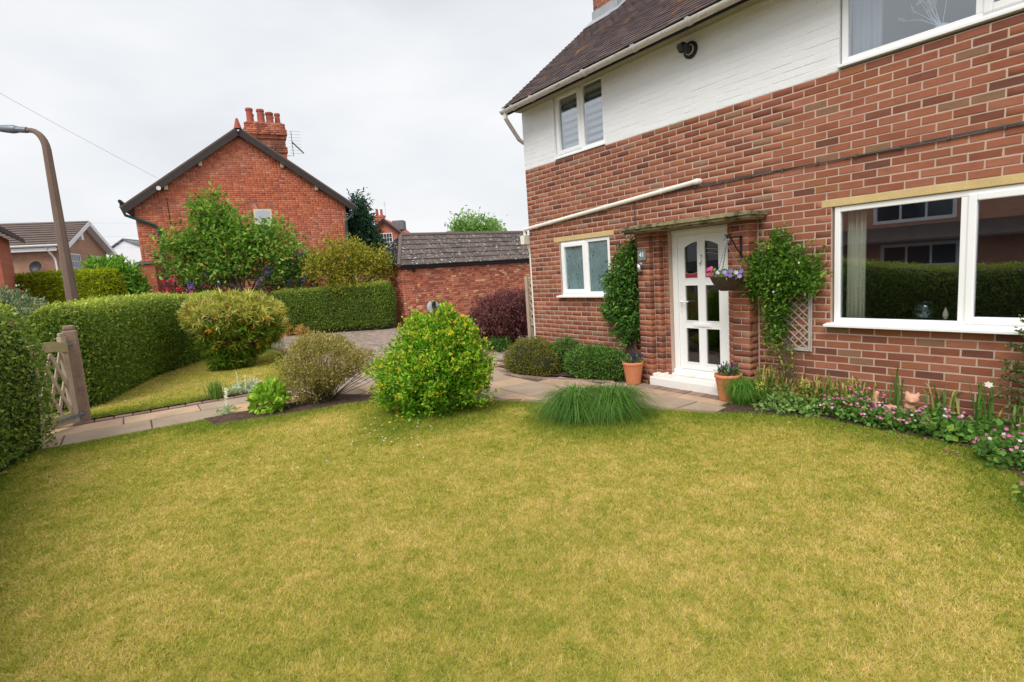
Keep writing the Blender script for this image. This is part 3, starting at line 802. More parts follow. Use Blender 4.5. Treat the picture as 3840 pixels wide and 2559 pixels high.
MB().box(3.27, yd - .010, .775, 3.545, yd, .835).box(3.285, yd - .015, .786, 3.53, yd - .010, .824).build('letter_plate', M['upvc'], door, bevel=.003)
mb = MB()
mb.box(2.81, -.27, -.02, 3.985, .16, .125); mb.box(2.975, -.02, .125, 3.835, .16, .152)
mb.box(2.802, -.2, .122, 2.862, -.03, .158); mb.box(2.862, -.12, .122, 2.93, .03, .15); mb.box(3.93, -.2, .122, 3.994, -.03, .158)
mb.build('step', M['step'], house, bevel=.016)
mb = MB()
mb.box(2.50, -.40, 2.075, 4.335, .0, 2.118); mb.box(2.515, -.375, 2.045, 4.32, .0, 2.075); mb.box(2.53, -.35, 2.03, 4.305, .0, 2.045); mb.box(2.56, -.36, 2.118, 4.28, 0, 2.126)
mb.build('canopy', M['canopy'], house, bevel=.006)

# roof ----------------------------------------------------------------
SL_ = math.atan(.815); cs_, sn_ = math.cos(SL_), math.sin(SL_)
VUP = np.array([0, cs_, sn_]); VN = np.array([0, -sn_, cs_])
E0 = np.array([-.06, -.335, 4.612 + .815 * -.335])       # lower left corner of the roof
RL = 4.75                                                  # slope length to the ridge
mb = MB(); mb.obox(E0 - VN * .05, (1, 0, 0), VUP, VN, XE + .12, RL, .045)
rid = E0 + VUP * RL; VD = np.array([0, cs_, -sn_]); VN2 = np.array([0, sn_, cs_])
mb.obox(rid - VN2 * .05, (1, 0, 0), VD, VN2, XE + .12, RL, .045)
roof = mb.build('roof', M['roof_under'], house)
vt = variants('tile', PAL((92, 78, 76, 4), (84, 70, 70, 4), (100, 86, 82, 2), (76, 64, 66, 2), (106, 84, 76, 1)), M['roof_tile'], 30, var=.1, lx=.165, lz=.19, ly=.014, ch=.002, jit=.0016)
T = []
gauge = .1; nr = int(RL / gauge)
tl = math.atan2(.024, .19)
for r_ in range(nr):
    x = -.03 - (.0825 if r_ % 2 else 0) + .0825
    off = -.0 if r_ % 2 else .0825
    xs = np.arange(0, 46) * .165 + (0 if r_ % 2 else -.0825)
    for k, x in enumerate(xs):
        if x > 6.4: break
        vv = VUP * math.cos(tl) - VN * math.sin(tl); nn = VN * math.cos(tl) + VUP * math.sin(tl)
        c = E0 + np.array([1, 0, 0]) * (x + .0825) + VUP * (r_ * gauge + .075) + VN * (.012 + random.uniform(-.002, .002))
        if x < 0: 
            if r_ % 2 == 0: T.append((c + np.array([.041, 0, 0]), (1, 0, 0), nn, vv, (.49, 1, 1)))
            continue
        T.append((c, (1, 0, 0), nn, vv, (.985, 1, 1)))
pieces(roof, 'tile', 'tiles', M['roof_tile'], vt, T, 300)
MB().obox(E0 + np.array([6.35, 0, 0]) + VN * .0, (1, 0, 0), VUP, VN, XE - 6.3, RL, .02).build('plain_tiling', M['roof_tile'], roof)
mb = MB()
for i in range(32): mb.tube([rid + np.array([i * .3, 0, -.02]), rid + np.array([i * .3 + .29, 0, -.02])], .1, 8)
mb.build('ridge_tiles', M['roof_tile'], roof)
MB().box(-.02, -.325, 4.212, XE, -.305, 4.30).build('fascia', M['fascia'], house)
MB().box(-.02, -.305, 4.29, XE, .0, 4.305).build('soffit', surf('eaves shade soffit paint', lin(158, 152, 124), .8, .1, 3), house)  # olive soffit colour imitates the shade under the eaves
# half round gutter with brackets, outlet and swan neck
gy, gz, gr = -.385, 4.275, .056
n = 10; prof = [(gy + gr * math.cos(math.pi + math.pi * i / n), gz + gr * math.sin(math.pi + math.pi * i / n)) for i in range(n + 1)]
prof2 = [(gy + (gr - .006) * math.cos(math.pi + math.pi * i / n), gz + (gr - .006) * math.sin(math.pi + math.pi * i / n)) for i in range(n + 1)]
poly = prof + prof2[::-1]
gut = MB().prism([(-.02, q[0], q[1]) for q in poly], (XE, 0, 0)).prism([(-.02, q[0], q[1]) for q in prof], (.012, 0, 0)).build('gutter', M['gutter'], house)
for bx in (.28, .78, 1.95, 2.85, 3.65, 4.55, 5.5):
    pr_ = [(bx, gy + (gr + .008) * math.cos(math.pi + math.pi * i / n), gz + (gr + .008) * math.sin(math.pi + math.pi * i / n)) for i in range(n + 1)] + [(bx, gy + gr + .008, gz + .012), (bx, gy - gr - .012, gz + .012)]
    MB().prism(pr_, (.045, 0, 0)).build('bracket', M['gutter'], gut)
MB().tube([(.07, gy, gz - .02), (.07, gy, gz - .13), (.06, gy + .03, gz - .16), (-.03, -.06, gz - .42), (-.05, .1, gz - .5), (-.05, .13, 2.3)], .034, 10).build('downpipe', M['gutter'], house)
# white waste pipe running down to a hopper at the corner
pz = lambda x: 2.355 + (2.575 - 2.355) * x / 3.46
mb = MB().tube([(-.07, -.035, pz(-.07)), (3.46, -.035, pz(3.46))], .03, 12)
for x in (.25, .62, 1.9, 2.9): mb.tube([(x, -.035, pz(x)), (x + .03, -.035, pz(x + .03))], .036, 12)
mb.tube([(3.43, -.035, pz(3.43)), (3.46, -.03, pz(3.46)), (3.475, .02, pz(3.475))], .036, 12)
wp = mb.build('waste_pipe', M['pipe_white'], house, smooth=False)
MB().tube([(-.07, -.035, 2.35), (-.09, -.03, 2.29), (-.085, -.02, 2.25)], .025, 10).build('bend', M['pipe_white'], wp)
MB().prism([(-.15, -.09, 2.25), (-.02, -.09, 2.25), (-.035, -.09, 2.1), (-.13, -.09, 2.1)], (0, .13, 0)).tube([(-.085, .03, 2.12), (-.095, .09, 1.95), (-.095, .09, 0)], .034, 10).build('hopper', M['pipe_white'], house)
mb = MB()
for k in range(3): mb.tube([(x, -.012 - .006 * (k == 1), 2.508 + k * .008 + .006 * math.sin(x * 3 + k)) for x in np.linspace(2.45, XE, 40)], .0045, 6)
for x in np.arange(2.7, XE, .36): mb.box(x, -.024, 2.501, x + .016, .0, 2.532)
mb.tube([(2.43, -.012, 2.52), (2.43, -.012, 2.3), (2.432, -.012, 1.0)], .006, 6)
mb.build('cable', surf('grey cable', lin(84, 80, 80), .6, .1), house)
# boiler flue
mb = MB().lathe((3.40, -.006, 4.11), [(.098, 0), (.098, .012), (.07, .02)], 24, (0, -1, 0)).tube([(3.40, .0, 4.11), (3.40, -.15, 4.112)], .052, 20)
mb.lathe((3.40, -.15, 4.112), [(.06, 0), (.062, .02), (.04, .035), (.034, .075)], 20, (0, -1, 0))
fl = mb.build('flue', M['black'], house)
MB().lathe((3.40, -.03, 4.11), [(.06, 0), (.06, .012)], 24, (0, -1, 0)).build('flue_seal', M['cream'], fl)
# chimney on the gable end
vcb = variants('brick', BR, M['brick'], 12)
mb = MB(); mb.box(.006, 1.806, 5.2, .574, 2.694, 8.6); ch = mb.build('chimney', M['mortar'], house)
T = brick_cells((0, 1.8, 0), (1, 0, 0), (0, -1, 0), 0, .58, 8.6, 5.9) + brick_cells((.58, 1.8, 0), (0, 1, 0), (1, 0, 0), 0, .9, 8.6, 5.9)
pieces(ch, 'brick', 'brickwork', M['brick'], vcb, T, 60)
zr = lambda yy_: 4.612 + .815 * yy_ + .02
mb = MB(); mb.box(-.02, 1.785, zr(1.7), .61, 1.797, zr(1.8) + .15); mb.obox((-.02, 1.55, zr(1.55) + .012), (1, 0, 0), VUP, VN, .63, .32, .012)
for k in range(5): mb.box(.583, 1.8 + k * .18, zr(1.8 + k * .18), .594, 1.98 + k * .18, zr(1.98 + k * .18) + .16)
mb.obox((.59, 1.62, zr(1.62) + .012), (1, 0, 0), VUP, VN, .16, 1.1, .008)
mb.build('flashing', M['lead'], ch)

# things at the windows and on the wall ---------------------------------
def drape(name, label, cat, x0, x1, z0, z1, y, mat, amp=.022, n=60, waves=5):
    mb = MB(); xs = np.linspace(x0, x1, n); V = []
    for x in xs:
        yy_ = y + amp * math.sin((x - x0) / (x1 - x0) * waves * 2 * math.pi) + amp * .4 * math.sin(x * 61)
        V += [(x, yy_, z0), (x + .01 * math.sin(x * 40), yy_, z1)]
    o = mk(name, V, [[2 * i, 2 * i + 2, 2 * i + 3, 2 * i + 1] for i in range(n - 1)], mat, smooth=True)
    s_ = o.modifiers.new('thick', 'SOLIDIFY'); s_.thickness = .004
    return tag(o, label, cat)
drape('curtain', 'cream curtain drawn back at the left edge of the big downstairs window', 'curtain', 5.07, 5.25, .3, 2.1, .17, M['curtain'])
drape('curtain', 'grey white curtain hanging at the left edge of the big upstairs window', 'curtain', 5.12, 5.36, 3.0, 4.4, .17, M['net'])
drape('curtain', 'grey voile curtain at the left of the small upstairs window', 'curtain', .87, 1.05, 3.2, 4.35, .25, M['net'], .015)
bl = thing('window_blind', 'grey and white striped day night blind in the small upstairs window', 'blind', (1.4, .14, 4.3))
for k in range(9): MB().box(.9, .13, 3.41 + k * .1, 1.9, .134, 3.465 + k * .1).build('strip', M['net'], bl)
MB().tube([(.9, .14, 4.33), (1.9, .14, 4.33)], .022, 10).build('roller', M['upvc'], bl)
mb = MB().lathe((5.76, .14, .955), [(.03, 0), (.06, .01), (.085, .05), (.088, .09), (.07, .13), (.055, .155), (.052, .155), (.066, .13), (.083, .09), (.08, .05), (.05, .016)], 20)
tag(mb.build('glass_bowl', glassmat('bowl glass', (.8, .84, .82), 3.0), None, smooth=True), 'round glass bowl on the sill inside the big downstairs window', 'bowl')
mb = MB().lathe((5.92, .13, .955), [(.012, 0), (.022, .03), (.02, .06), (.0, .11)], 8)
tag(mb.build('window_ornament', M['cream']), 'small pointed cream ornament beside the glass bowl in the window', 'ornament')
vz = thing('vase', 'white vase of white flowers standing in the big upstairs window', 'vase', (5.82, .16, 3.44))
MB().lathe((5.82, .16, 3.40), [(.03, 0), (.06, .01), (.075, .05), (.05, .09), (.04, .1)], 14).build('pot', M['white_paint'], vz, smooth=True)
mb = MB(); 
tips = []
for k in range(9):
    a_ = k * .7; rr = random.uniform(.04, .2); tp = (5.76 + rr * math.cos(a_) * 1.1 - .05, .16 + .3 * rr * math.sin(a_), 3.56 + random.uniform(.05, .3)); tips.append(tp)
    mb.tube([(5.82, .16, 3.48), ((5.8 + tp[0]) / 2, .16, 3.6), tp], [.004, .003, .002], 5)
mb.build('stems', M['white_paint'], vz)
tp = np.array(tips); flower_parts(vz, tp, rvec(len(tp)), .05, PAL((236, 234, 228, 1)), 7)

# number sign: slate plate with white 41
sg = thing('house_number_sign', 'small grey slate sign with white number 41 on the porch pier', 'sign', (2.69, -.175, 1.745))
mb = MB(); cx_, cz_ = 2.69, 1.745; r_ = .018; hw_, hh_ = .068, .072
poly = []
for qx, qz, a0 in ((1, 1, 0), (-1, 1, 90), (-1, -1, 180), (1, -1, 270)):
    for k in range(5):
        t_ = math.radians(a0 + k * 22.5); poly.append((cx_ + qx * (hw_ - r_) + r_ * math.cos(t_), -.192, cz_ + qz * (hh_ - r_) + r_ * math.sin(t_)))
mb.prism(poly, (0, .014, 0)); mb.build('plate', M['sign_plate'], sg)
fc = bpy.data.curves.new('digits', 'FONT'); fc.body = '41'; fc.size = .085; fc.extrude = .0015; fc.align_x = 'CENTER'; fc.align_y = 'CENTER'; fc.offset = .0022
fo = bpy.data.objects.new('digits', fc); COL.objects.link(fo)
dme = bpy.data.meshes.new_from_object(fo.evaluated_get(bpy.context.evaluated_depsgraph_get())); bpy.data.objects.remove(fo)
dme.materials.clear(); dme.materials.append(M['upvc'])
fo = bpy.data.objects.new('digits', dme); COL.objects.link(fo)
fo.rotation_euler = (math.pi / 2, 0, 0); fo.parent = sg; fo.location = (0, -.0195, 0)
wl = thing('wall_light', 'small silver tilted wall spotlight under the number sign', 'light', (2.655, -.18, 1.6))
MB().lathe((2.645, -.17, 1.615), [(.04, 0), (.04, .01), (.02, .03)], 16, (0, -1, 0)).build('base', M['grey_metal'], wl)
MB().lathe((2.65, -.215, 1.62), [(.0, -.02), (.024, -.01), (.028, .03), (.03, .10), (.026, .102), (.0, .09)], 16, (.28, -.12, -1)).build('lamp_head', M['chrome'], wl, smooth=True)

# hanging basket on a scroll bracket
BX, BY = 4.10, -.42
wb = thing('wall_bracket', 'black iron bracket screwed to the right porch pier', 'bracket', (4.12, -.17, 1.77))
MB().box(4.108, -.182, 1.62, 4.132, -.172, 1.87).build('back_plate', M['iron'], wb)
MB().bar((4.12, -.175, 1.855), (4.115, -.44, 1.855), .02, .012, (0, 0, 1)).tube([(4.12, -.18, 1.66), (4.118, -.27, 1.74), (4.115, -.36, 1.85)], .008, 6).tube([(BX + .01, -.42, 1.86), (BX + .01, -.455, 1.885), (BX + .01, -.475, 1.86), (BX + .01, -.455, 1.84)], .008, 6).build('arm', M['iron'], wb)
hb = thing('hanging_basket', 'dark wicker hanging basket of pink and purple flowers by the front door', 'basket', (BX, BY, 1.4))
MB().lathe((BX, BY, 1.27), [(.0, 0), (.07, .004), (.11, .03), (.155, .10), (.18, .155), (.186, .165), (.172, .165), (.15, .11)], 28).build('bowl', M['wicker'], hb, smooth=True)
mb = MB()
for k in range(3):
    a_ = .4 + k * 2.094; p0 = np.array((BX + .175 * math.cos(a_), BY + .175 * math.sin(a_), 1.43)); p1 = np.array((BX, BY, 1.79))
    for i in range(22):
        q0 = p0 + (p1 - p0) * i / 22; q1 = p0 + (p1 - p0) * (i + .8) / 22; mb.tube([q0, q1], .0035 if i % 2 else .0055, 5)
mb.tube([(BX + .03 * math.cos(t_), BY, 1.82 + .03 * math.sin(t_)) for t_ in np.linspace(0, 2 * math.pi, 14)], .006, 6, False)
mb.build('chains', M['grey_metal'], hb)
P, D = blob_points((BX, BY, 1.44), (.19, .19, .05), 90, (.4, 1)); v, f, c = clusters(P, D, 4, .012, .045, .022, PAL((96, 132, 48, 3), (140, 158, 70, 2), (66, 104, 40, 2)), .5)
mk('foliage', v, f, M['leaf'], hb, C=c, kind='stuff')
P = np.array([(BX - .2, BY - .07, 1.46), (BX - .17, BY - .02, 1.5), (BX - .13, BY - .1, 1.48), (BX - .2, BY + .0, 1.53), (BX - .1, BY - .14, 1.46), (BX - .15, BY - .12, 1.52)])
flower_parts(hb, P, np.tile([(.35, -.75, .5)], (6, 1)) + rng.normal(0, .15, (6, 3)), .027, PAL((226, 96, 160, 1), (214, 76, 144, 1)), 6)
P2 = np.array([(BX + .06, BY - .14, 1.48), (BX + .12, BY - .12, 1.49), (BX + .16, BY - .08, 1.47), (BX + .19, BY - .03, 1.48), (BX + .14, BY - .16, 1.44), (BX + .2, BY - .08, 1.43), (BX + .1, BY - .17, 1.45), (BX + .0, BY - .17, 1.48)])
flower_parts(hb, P2, np.tile([(.5, -.7, .4)], (8, 1)) + rng.normal(0, .15, (8, 3)), .029, PAL((178, 156, 220, 2), (206, 196, 232, 1), (150, 120, 200, 1)), 6)

# trellises and climbers -------------------------------------------------
tr = thing('arched_trellis', 'grey rattan arched trellis on the wall between porch and big window', 'trellis', (4.58, -.03, .6))
def arch_pts(x0, x1, z0, zs, rise, y, n=12):
    xm, r_ = (x0 + x1) / 2, (x1 - x0) / 2
    return [(x0, y, z0)] + [(xm - r_ * math.cos(math.pi * k / n), y, zs + rise * math.sin(math.pi * k / n)) for k in range(n + 1)] + [(x1, y, z0)]
mb = MB()
for k, dx in enumerate((0, .014, .028)): mb.tube(arch_pts(4.37 + dx, 4.82 - dx, .59 + dx, 1.42, .24 - dx, -.03 - .006 * (k % 2)), .0075, 6)
for dz in (0, .013, .026): mb.tube([(4.37, -.03, .597 + dz), (4.82, -.03, .597 + dz)], .0075, 6)
mb.build('frame', M['grey_wood'], tr)
for k in range(-3, 11):
    for sgn in (1, -1):
        x0_, x1_ = 4.4, 4.79; zc = .62 + k * .085
        p_, q_ = (np.array([x0_, -.03 - .006 * sgn, zc + (.0 if sgn < 0 else .36)]), np.array([x1_, -.03 - .006 * sgn, zc + (.36 if sgn < 0 else 0)]))
        d_ = q_ - p_; t0, t1 = 0, 1
        for zlim, s_ in ((.62, 1), (1.52, -1)):
            za, zb_ = p_[2], q_[2]
            if abs(zb_ - za) > 1e-6:
                t_ = (zlim - za) / (zb_ - za)
                if s_ > 0:
                    if za < zlim and zb_ > zlim: t0 = max(t0, t_)
                    elif zb_ < zlim and za > zlim: t1 = min(t1, t_)
                    elif za <= zlim: t1 = 0
                else:
                    if za > zlim and zb_ < zlim: t0 = max(t0, t_)
                    elif zb_ > zlim and za < zlim: t1 = min(t1, t_)
                    elif za >= zlim: t1 = 0
        if t1 - t0 > .08: MB().bar(p_ + d_ * t0, p_ + d_ * t1, .010, .006).build('slat', M['grey_wood'], tr)
cl = thing('climbing_plant', 'bushy green climber with small white flowers on the arched trellis', 'climber', (4.55, -.1, .1))
parts = []
CP = PAL((80, 116, 36, 4), (66, 102, 32, 4), (100, 134, 46, 2), (122, 148, 56, .8))
for c_, r_, n_ in (((4.52, -.13, 1.52), (.3, .14, .2), 300), ((4.36, -.14, 1.36), (.2, .14, .16), 190), ((4.66, -.12, 1.38), (.22, .13, .22), 240), ((4.5, -.11, 1.72), (.1, .08, .14), 90), ((4.86, -.1, 1.4), (.09, .08, .18), 70),
                  ((4.5, -.1, 1.12), (.14, .1, .2), 120), ((4.47, -.1, .9), (.09, .07, .22), 80), ((4.41, -.09, .84), (.06, .06, .16), 40), ((4.24, -.14, 1.55), (.1, .08, .07), 40)):
    P, D = blob_points(c_, r_, n_, (.4, 1.15), .4, 7); P[:, 1] = np.minimum(P[:, 1], -.02)
    parts.append(clusters(P, D * [1, 1, .6], 6, .03, .048, .02, CP, .15))
v, f, c = join(parts); mk('foliage', v, f, M['leaf'], cl, C=c, kind='stuff')
mb = MB(); 
for k in range(14):
    x0_ = 4.5 + random.uniform(-.12, .22); mb.tube([(x0_, -.1 + random.uniform(-.06, .06), .1), (x0_ + random.uniform(-.08, .08), -.09, .45), (4.48 + random.uniform(-.1, .12), -.07, .9), (4.5 + random.uniform(-.15, .15), -.08, 1.2)], [.006, .005, .004, .003], 5, False)
mb.build('stems', M['twig'], cl)
P = np.array([(4.36 + random.uniform(0, .5), -.26, 1.2 + random.uniform(0, .42)) for _ in range(6)] + [(4.9, -.16, 1.48)]); flower_parts(cl, P, np.tile([(.3, -.9, .2)], (7, 1)), .014, PAL((240, 238, 232, 1)), 5)
P = np.array([(4.5 + random.uniform(-.14, .2), -.12 + random.uniform(-.06, .05), random.uniform(.12, .75)) for _ in range(90)]); v, f, c = clusters(P, unit(rvec(90) + [0, -.5, .2]), 4, .02, .04, .015, PAL((150, 150, 62, 2), (170, 160, 80, 1), (104, 120, 48, 2)), .4); mk('lower_leaves', v, f, M['leaf'], cl, C=c, kind='stuff')

t2 = thing('wall_trellis', 'narrow dark wooden trellis hidden behind the climber left of the porch', 'trellis', (2.3, -.02, .55))
for x in (2.12, 2.25, 2.38, 2.5): MB().box(x, -.03, .5, x + .02, -.015, 1.95).build('upright', M['twig'], t2)
for k in range(9): MB().box(2.1, -.042, .58 + k * .16, 2.54, -.03, .6 + k * .16).build('slat', M['twig'], t2)
c2 = thing('climbing_plant', 'dark green honeysuckle climber between small window and front door porch', 'climber', (2.3, -.1, .02))
parts = []; CP2 = PAL((62, 98, 38, 4), (48, 84, 32, 4), (88, 120, 46, 2), (110, 140, 56, 1))
for c_, r_, n_ in (((2.28, -.14, 1.35), (.22, .14, .28), 380), ((2.36, -.12, 1.65), (.15, .1, .24), 190), ((2.2, -.14, 1.05), (.2, .13, .22), 260), ((2.28, -.13, .76), (.16, .1, .22), 180), ((2.02, -.12, .95), (.14, .09, .12), 70), ((2.47, -.1, 1.9), (.05, .05, .1), 30), ((2.02, -.12, 1.4), (.12, .08, .1), 50), ((2.42, -.12, .95), (.12, .1, .3), 140)):
    P, D = blob_points(c_, r_, n_, (.4, 1.15), .4, 7); P[:, 1] = np.minimum(P[:, 1], -.03)
    parts.append(clusters(P, D * [1, 1, .6], 5, .026, .058, .026, CP2, .05, droop=.2))
v, f, c = join(parts); mk('foliage', v, f, M['leaf_gloss'], c2, C=c, kind='stuff')
mb = MB()
for k in range(16):
    x0_ = 2.3 + random.uniform(-.1, .14); mb.tube([(x0_, -.08, .02), (x0_ + random.uniform(-.06, .06), -.06, .35), (2.3 + random.uniform(-.12, .15), -.07, .75), (2.3 + random.uniform(-.15, .15), -.08, 1.3)], [.008, .007, .006, .004], 5, False)
mb.build('stems', M['bark'], c2)

# pots -------------------------------------------------------------------
def pot(label, x, y, R, Hh, lab2):
    o = MB().lathe((x, y, .018), [(R * .66, 0), (R * .68, .01), (R * .93, Hh - .045), (R * .95, Hh - .04), (R, Hh - .034), (R, Hh), (R * .9, Hh), (R * .88, Hh - .04), (0, Hh - .05)], 32).build('terracotta_pot', M['terracotta'], None, smooth=False)
    tag(o, label, 'plant pot', 'terracotta pots by the front door')
    for p_ in o.data.polygons: p_.use_smooth = True
    s = thing('salvia', lab2, 'plant', (x, y, Hh - .03), 'salvias in the terracotta pots')
    P, D = blob_points((x, y, Hh + .03), (R * .85, R * .85, .06), 60, (.3, 1)); v, f, c = clusters(P, D, 4, .012, .05, .018, PAL((92, 122, 62, 2), (110, 138, 72, 1), (74, 104, 50, 2)), .6); mk('foliage', v, f, M['leaf'], s, C=c, kind='stuff')
    n_ = 15; parts = []; mb = MB()
    for k in range(n_):
        a_ = random.uniform(0, 6.28); rr = R * math.sqrt(random.random()) * .85; bx, by = x + rr * math.cos(a_), y + rr * math.sin(a_)
        hh = random.uniform(.08, .17); tx, ty = bx + .2 * (bx - x), by + .2 * (by - y)
        mb.tube([(bx, by, Hh), (tx, ty, Hh + hh)], .0025, 4, False)
        m_ = 34; t_ = rng.random(m_); PP = np.array([bx, by, Hh]) + np.outer(.25 + .8 * t_, (tx - bx, ty - by, hh)); 
        parts.append(leaves(PP, rvec(m_) * .8 + [0, 0, .7], .022 * (1.2 - .7 * t_), .011, tint(PAL((78, 52, 140, 3), (60, 40, 118, 2), (104, 78, 160, 1)), m_)))
    mb.build('stems', M['twig'], s); v, f, c = join(parts); mk('flowers', v, f, M['petal'], s, C=c, kind='stuff')
pot('terracotta pot of purple salvia left of the white step', 2.62, -.37, .142, .305, 'purple flower spikes in the pot left of the white step')
pot('terracotta pot of purple salvia right of the white step beside the flower bed', 4.05, -.36, .15, .30, 'purple flower spikes in the pot right of the step')

# ================================================================== GARAGE (its long side faces us)
GX = -9.85; GY0, GY1 = 1.93, 8.3
gar = thing('garage', 'low red brick garage with mottled bricks and lichen spotted tiled roof', 'garage', (GX, 4, 0))
MB().box(GX - 4.6, GY0 + .006, -.1, GX - .006, GY1, 2.1).build('wall', M['red_mortar'], gar)
gw = gar.children[0]
GB = PAL((200, 124, 96, 5), (188, 110, 84, 4), (206, 134, 104, 3), (222, 172, 130, 1.5), (160, 90, 72, 2), (230, 188, 148, .7))
vgb = variants('brick', GB, M['brick'], 40, var=.08)
T = brick_cells((GX, GY0, 0), (0, 1, 0), (1, 0, 0), 0, GY1 - GY0, 2.1, 0, jnt=.011, garden=True)
T += brick_cells((GX - 2, GY0, 0), (1, 0, 0), (0, -1, 0), 0, 2.0, 2.1, 0)
pieces(gw, 'brick', 'brickwork', M['brick'], vgb, T, 300)
gs = math.atan2(1.12, 1.75); GU = np.array([-math.cos(gs), 0, math.sin(gs)]); GN = np.array([math.sin(gs), 0, math.cos(gs)])
ge = np.array([GX + .16, GY0 - .14, 2.09]); GL = 2.15
HIP = 1.0; ridg = ge + GU * GL; GLn = GY1 - GY0 + .3; YV = np.array([0, 1.0, 0]); gback = ge + np.array([-2 * GL * math.cos(gs), 0, 0])
MB().prism([tuple(q - GN * .05) for q in (ge, ge + YV * GLn, ridg + YV * GLn, ridg + YV * HIP)], tuple(GN * .04)).build('roof', M['roof_under'], gar)
gr_ = gar.children[-1]
hn = np.cross(gback - ge, ridg + YV * HIP - ge); hn /= np.linalg.norm(hn); hn = hn if hn[2] > 0 else -hn
MB().prism([tuple(q) for q in (ge, ridg + YV * HIP, gback)], tuple(hn * .03)).build('hip_slope', M['garage_tile'], gr_)
MB().prism([tuple(q - np.array([0, 0, .04])) for q in (gback, ridg + YV * HIP, ridg + YV * GLn, gback + YV * GLn)], (0, 0, .05)).build('rear_slope', M['garage_tile'], gr_)
vgt = variants('tile', PAL((90, 79, 75, 3), (97, 85, 79, 2), (82, 73, 71, 2)), M['garage_tile'], 20, var=.07, lx=.32, lz=.4, ly=.03, ch=.006, jit=.003)
T = []; tl = math.atan2(.035, .4)
for r_ in range(6):
    for k in range(21):
        c = ge + np.array([0, .16 + k * .32, 0]) + GU * (r_ * .355 + .17) + GN * (.026 + random.uniform(-.003, .003))
        vv = GU * math.cos(tl) - GN * math.sin(tl); nn = GN * math.cos(tl) + GU * math.sin(tl)
        y0_ = max(k * .32, HIP * (r_ * .355 + .17) / GL); y1_ = (k + 1) * .32
        if y1_ - y0_ < .05: continue
        c[1] = ge[1] + (y0_ + y1_) / 2; T.append((c, (0, 1, 0), nn, vv, (.99 * (y1_ - y0_) / .32, 1, 1)))
pieces(gr_, 'tile', 'tiles', M['garage_tile'], vgt, T, 200)
mb = MB()
for k in range(13): mb.tube([ridg + np.array([0, HIP + k * .45, .0]), ridg + np.array([0, HIP + k * .45 + .44, .0])], .09, 8)
for k in range(5): mb.tube([ge + (ridg + YV * HIP - ge) * k / 5, ge + (ridg + YV * HIP - ge) * (k + .97) / 5], .07, 8)
mb.build('ridge_tiles', M['brown_tile'], gr_)
MB().box(GX + .03, GY0 - .12, 1.98, GX + .1, GY1, 2.12).box(GX - .0, GY0 - .12, 1.95, GX + .03, GY1, 1.97).build('fascia', M['fascia'], gar)
MB().lathe((GX + .06, 2.39, 1.9), [(.03, -.06), (.05, -.02), (.05, .05), (.02, .07)], 10).build('security_light', M['black'], gar)
ev = thing('car_charger', 'round grey car charger with black plug on the garage wall', 'car charger', (GX + .05, 3.0, .56))
MB().lathe((GX, 3.0, .56), [(.24, 0), (.245, .05), (.22, .085), (.12, .1), (0, .102)], 32, (1, 0, 0)).build('shell', M['charger'], ev, smooth=True)
MB().box(GX + .09, 2.93, .60, GX + .13, 3.07, .78).lathe((GX + .1, 3.0, .55), [(.085, 0), (.085, .05), (.05, .07)], 20, (1, 0, 0)).tube([(GX + .13, 3.0, .55), (GX + .15, 3.01, .42), (GX + .14, 3.04, .28)], [.05, .04, .03], 10).build('plug', M['black'], ev)

# trellis screen behind the corner of the house
ts = thing('trellis_screen', 'weathered lattice screen between the house corner and the garage', 'trellis', (-.9, 1.0, 0))
for x in (-1.47, -.05): MB().box(x - .045, .96, 0, x + .045, 1.05, 1.52).build('post', M['old_wood'], ts)
for z in (.5, 1.46): MB().box(-1.42, .98, z, -.1, 1.02, z + .04).build('rail', M['old_wood'], ts)
for k in range(-6, 9):
    for sg_ in (1, -1):
        xa = -1.42 + k * .16; xb = xa + .92
        if sg_ > 0: pa, pb = (xa, .54), (xb, 1.46)
        else: pa, pb = (xa, 1.46), (xb, .54)
        pa, pb = np.array(pa), np.array(pb); d_ = pb - pa; t0 = max(0, (-1.42 - pa[0]) / d_[0]); t1 = min(1, (-.1 - pa[0]) / d_[0])
        if t1 - t0 < .1: continue
        a_, b_ = pa + d_ * t0, pa + d_ * t1
        MB().bar((a_[0], 1.0 + .008 * sg_, a_[1]), (b_[0], 1.0 + .008 * sg_, b_[1]), .028, .012).build('slat', M['old_wood'], ts)

# ================================================================== GATE
gp = tag(MB().prism([(-1.80, -6.62, -.05), (-1.64, -6.62, -.05), (-1.64, -6.46, -.05), (-1.80, -6.46, -.05)], (0, 0, 1.32)).prism([(-1.785, -6.605, 1.27), (-1.655, -6.605, 1.27), (-1.655, -6.475, 1.27), (-1.785, -6.475, 1.27)], (.0, .0, .065)).build('gate_post', M['stone_post'], None, bevel=.02),
         'rough brown stone gatepost in front of the clipped hedge', 'gatepost')
gate = thing('garden_gate', 'weathered wooden lattice garden gate standing ajar by the stone post', 'gate', (-1.62, -6.62, 0))
G0 = np.array([-1.60, -6.60, 0]); gd = np.array([.84, -.54, 0]); gd /= np.linalg.norm(gd); gn = np.array([-gd[1], gd[0], 0]); gn = gn if gn @ (CAM - G0) > 0 else -gn
Z_ = np.array([0, 0, 1.0]); Lg = 1.08
def gb(a_, b_, z0, z1, off, th, name, mat='old_wood', bev=.004):
    return MB().obox(G0 + gd * a_ + gn * (off - th / 2) + Z_ * z0, gd, gn, Z_, b_ - a_, th, z1 - z0).build(name, M[mat], gate, bevel=bev)
gb(.0, .085, .05, 1.2, 0, .06, 'stile'); gb(Lg - .085, Lg, .05, 1.05, 0, .06, 'stile')
gb(.085, Lg - .085, .06, .2, 0, .045, 'bottom_rail', 'green_wood')
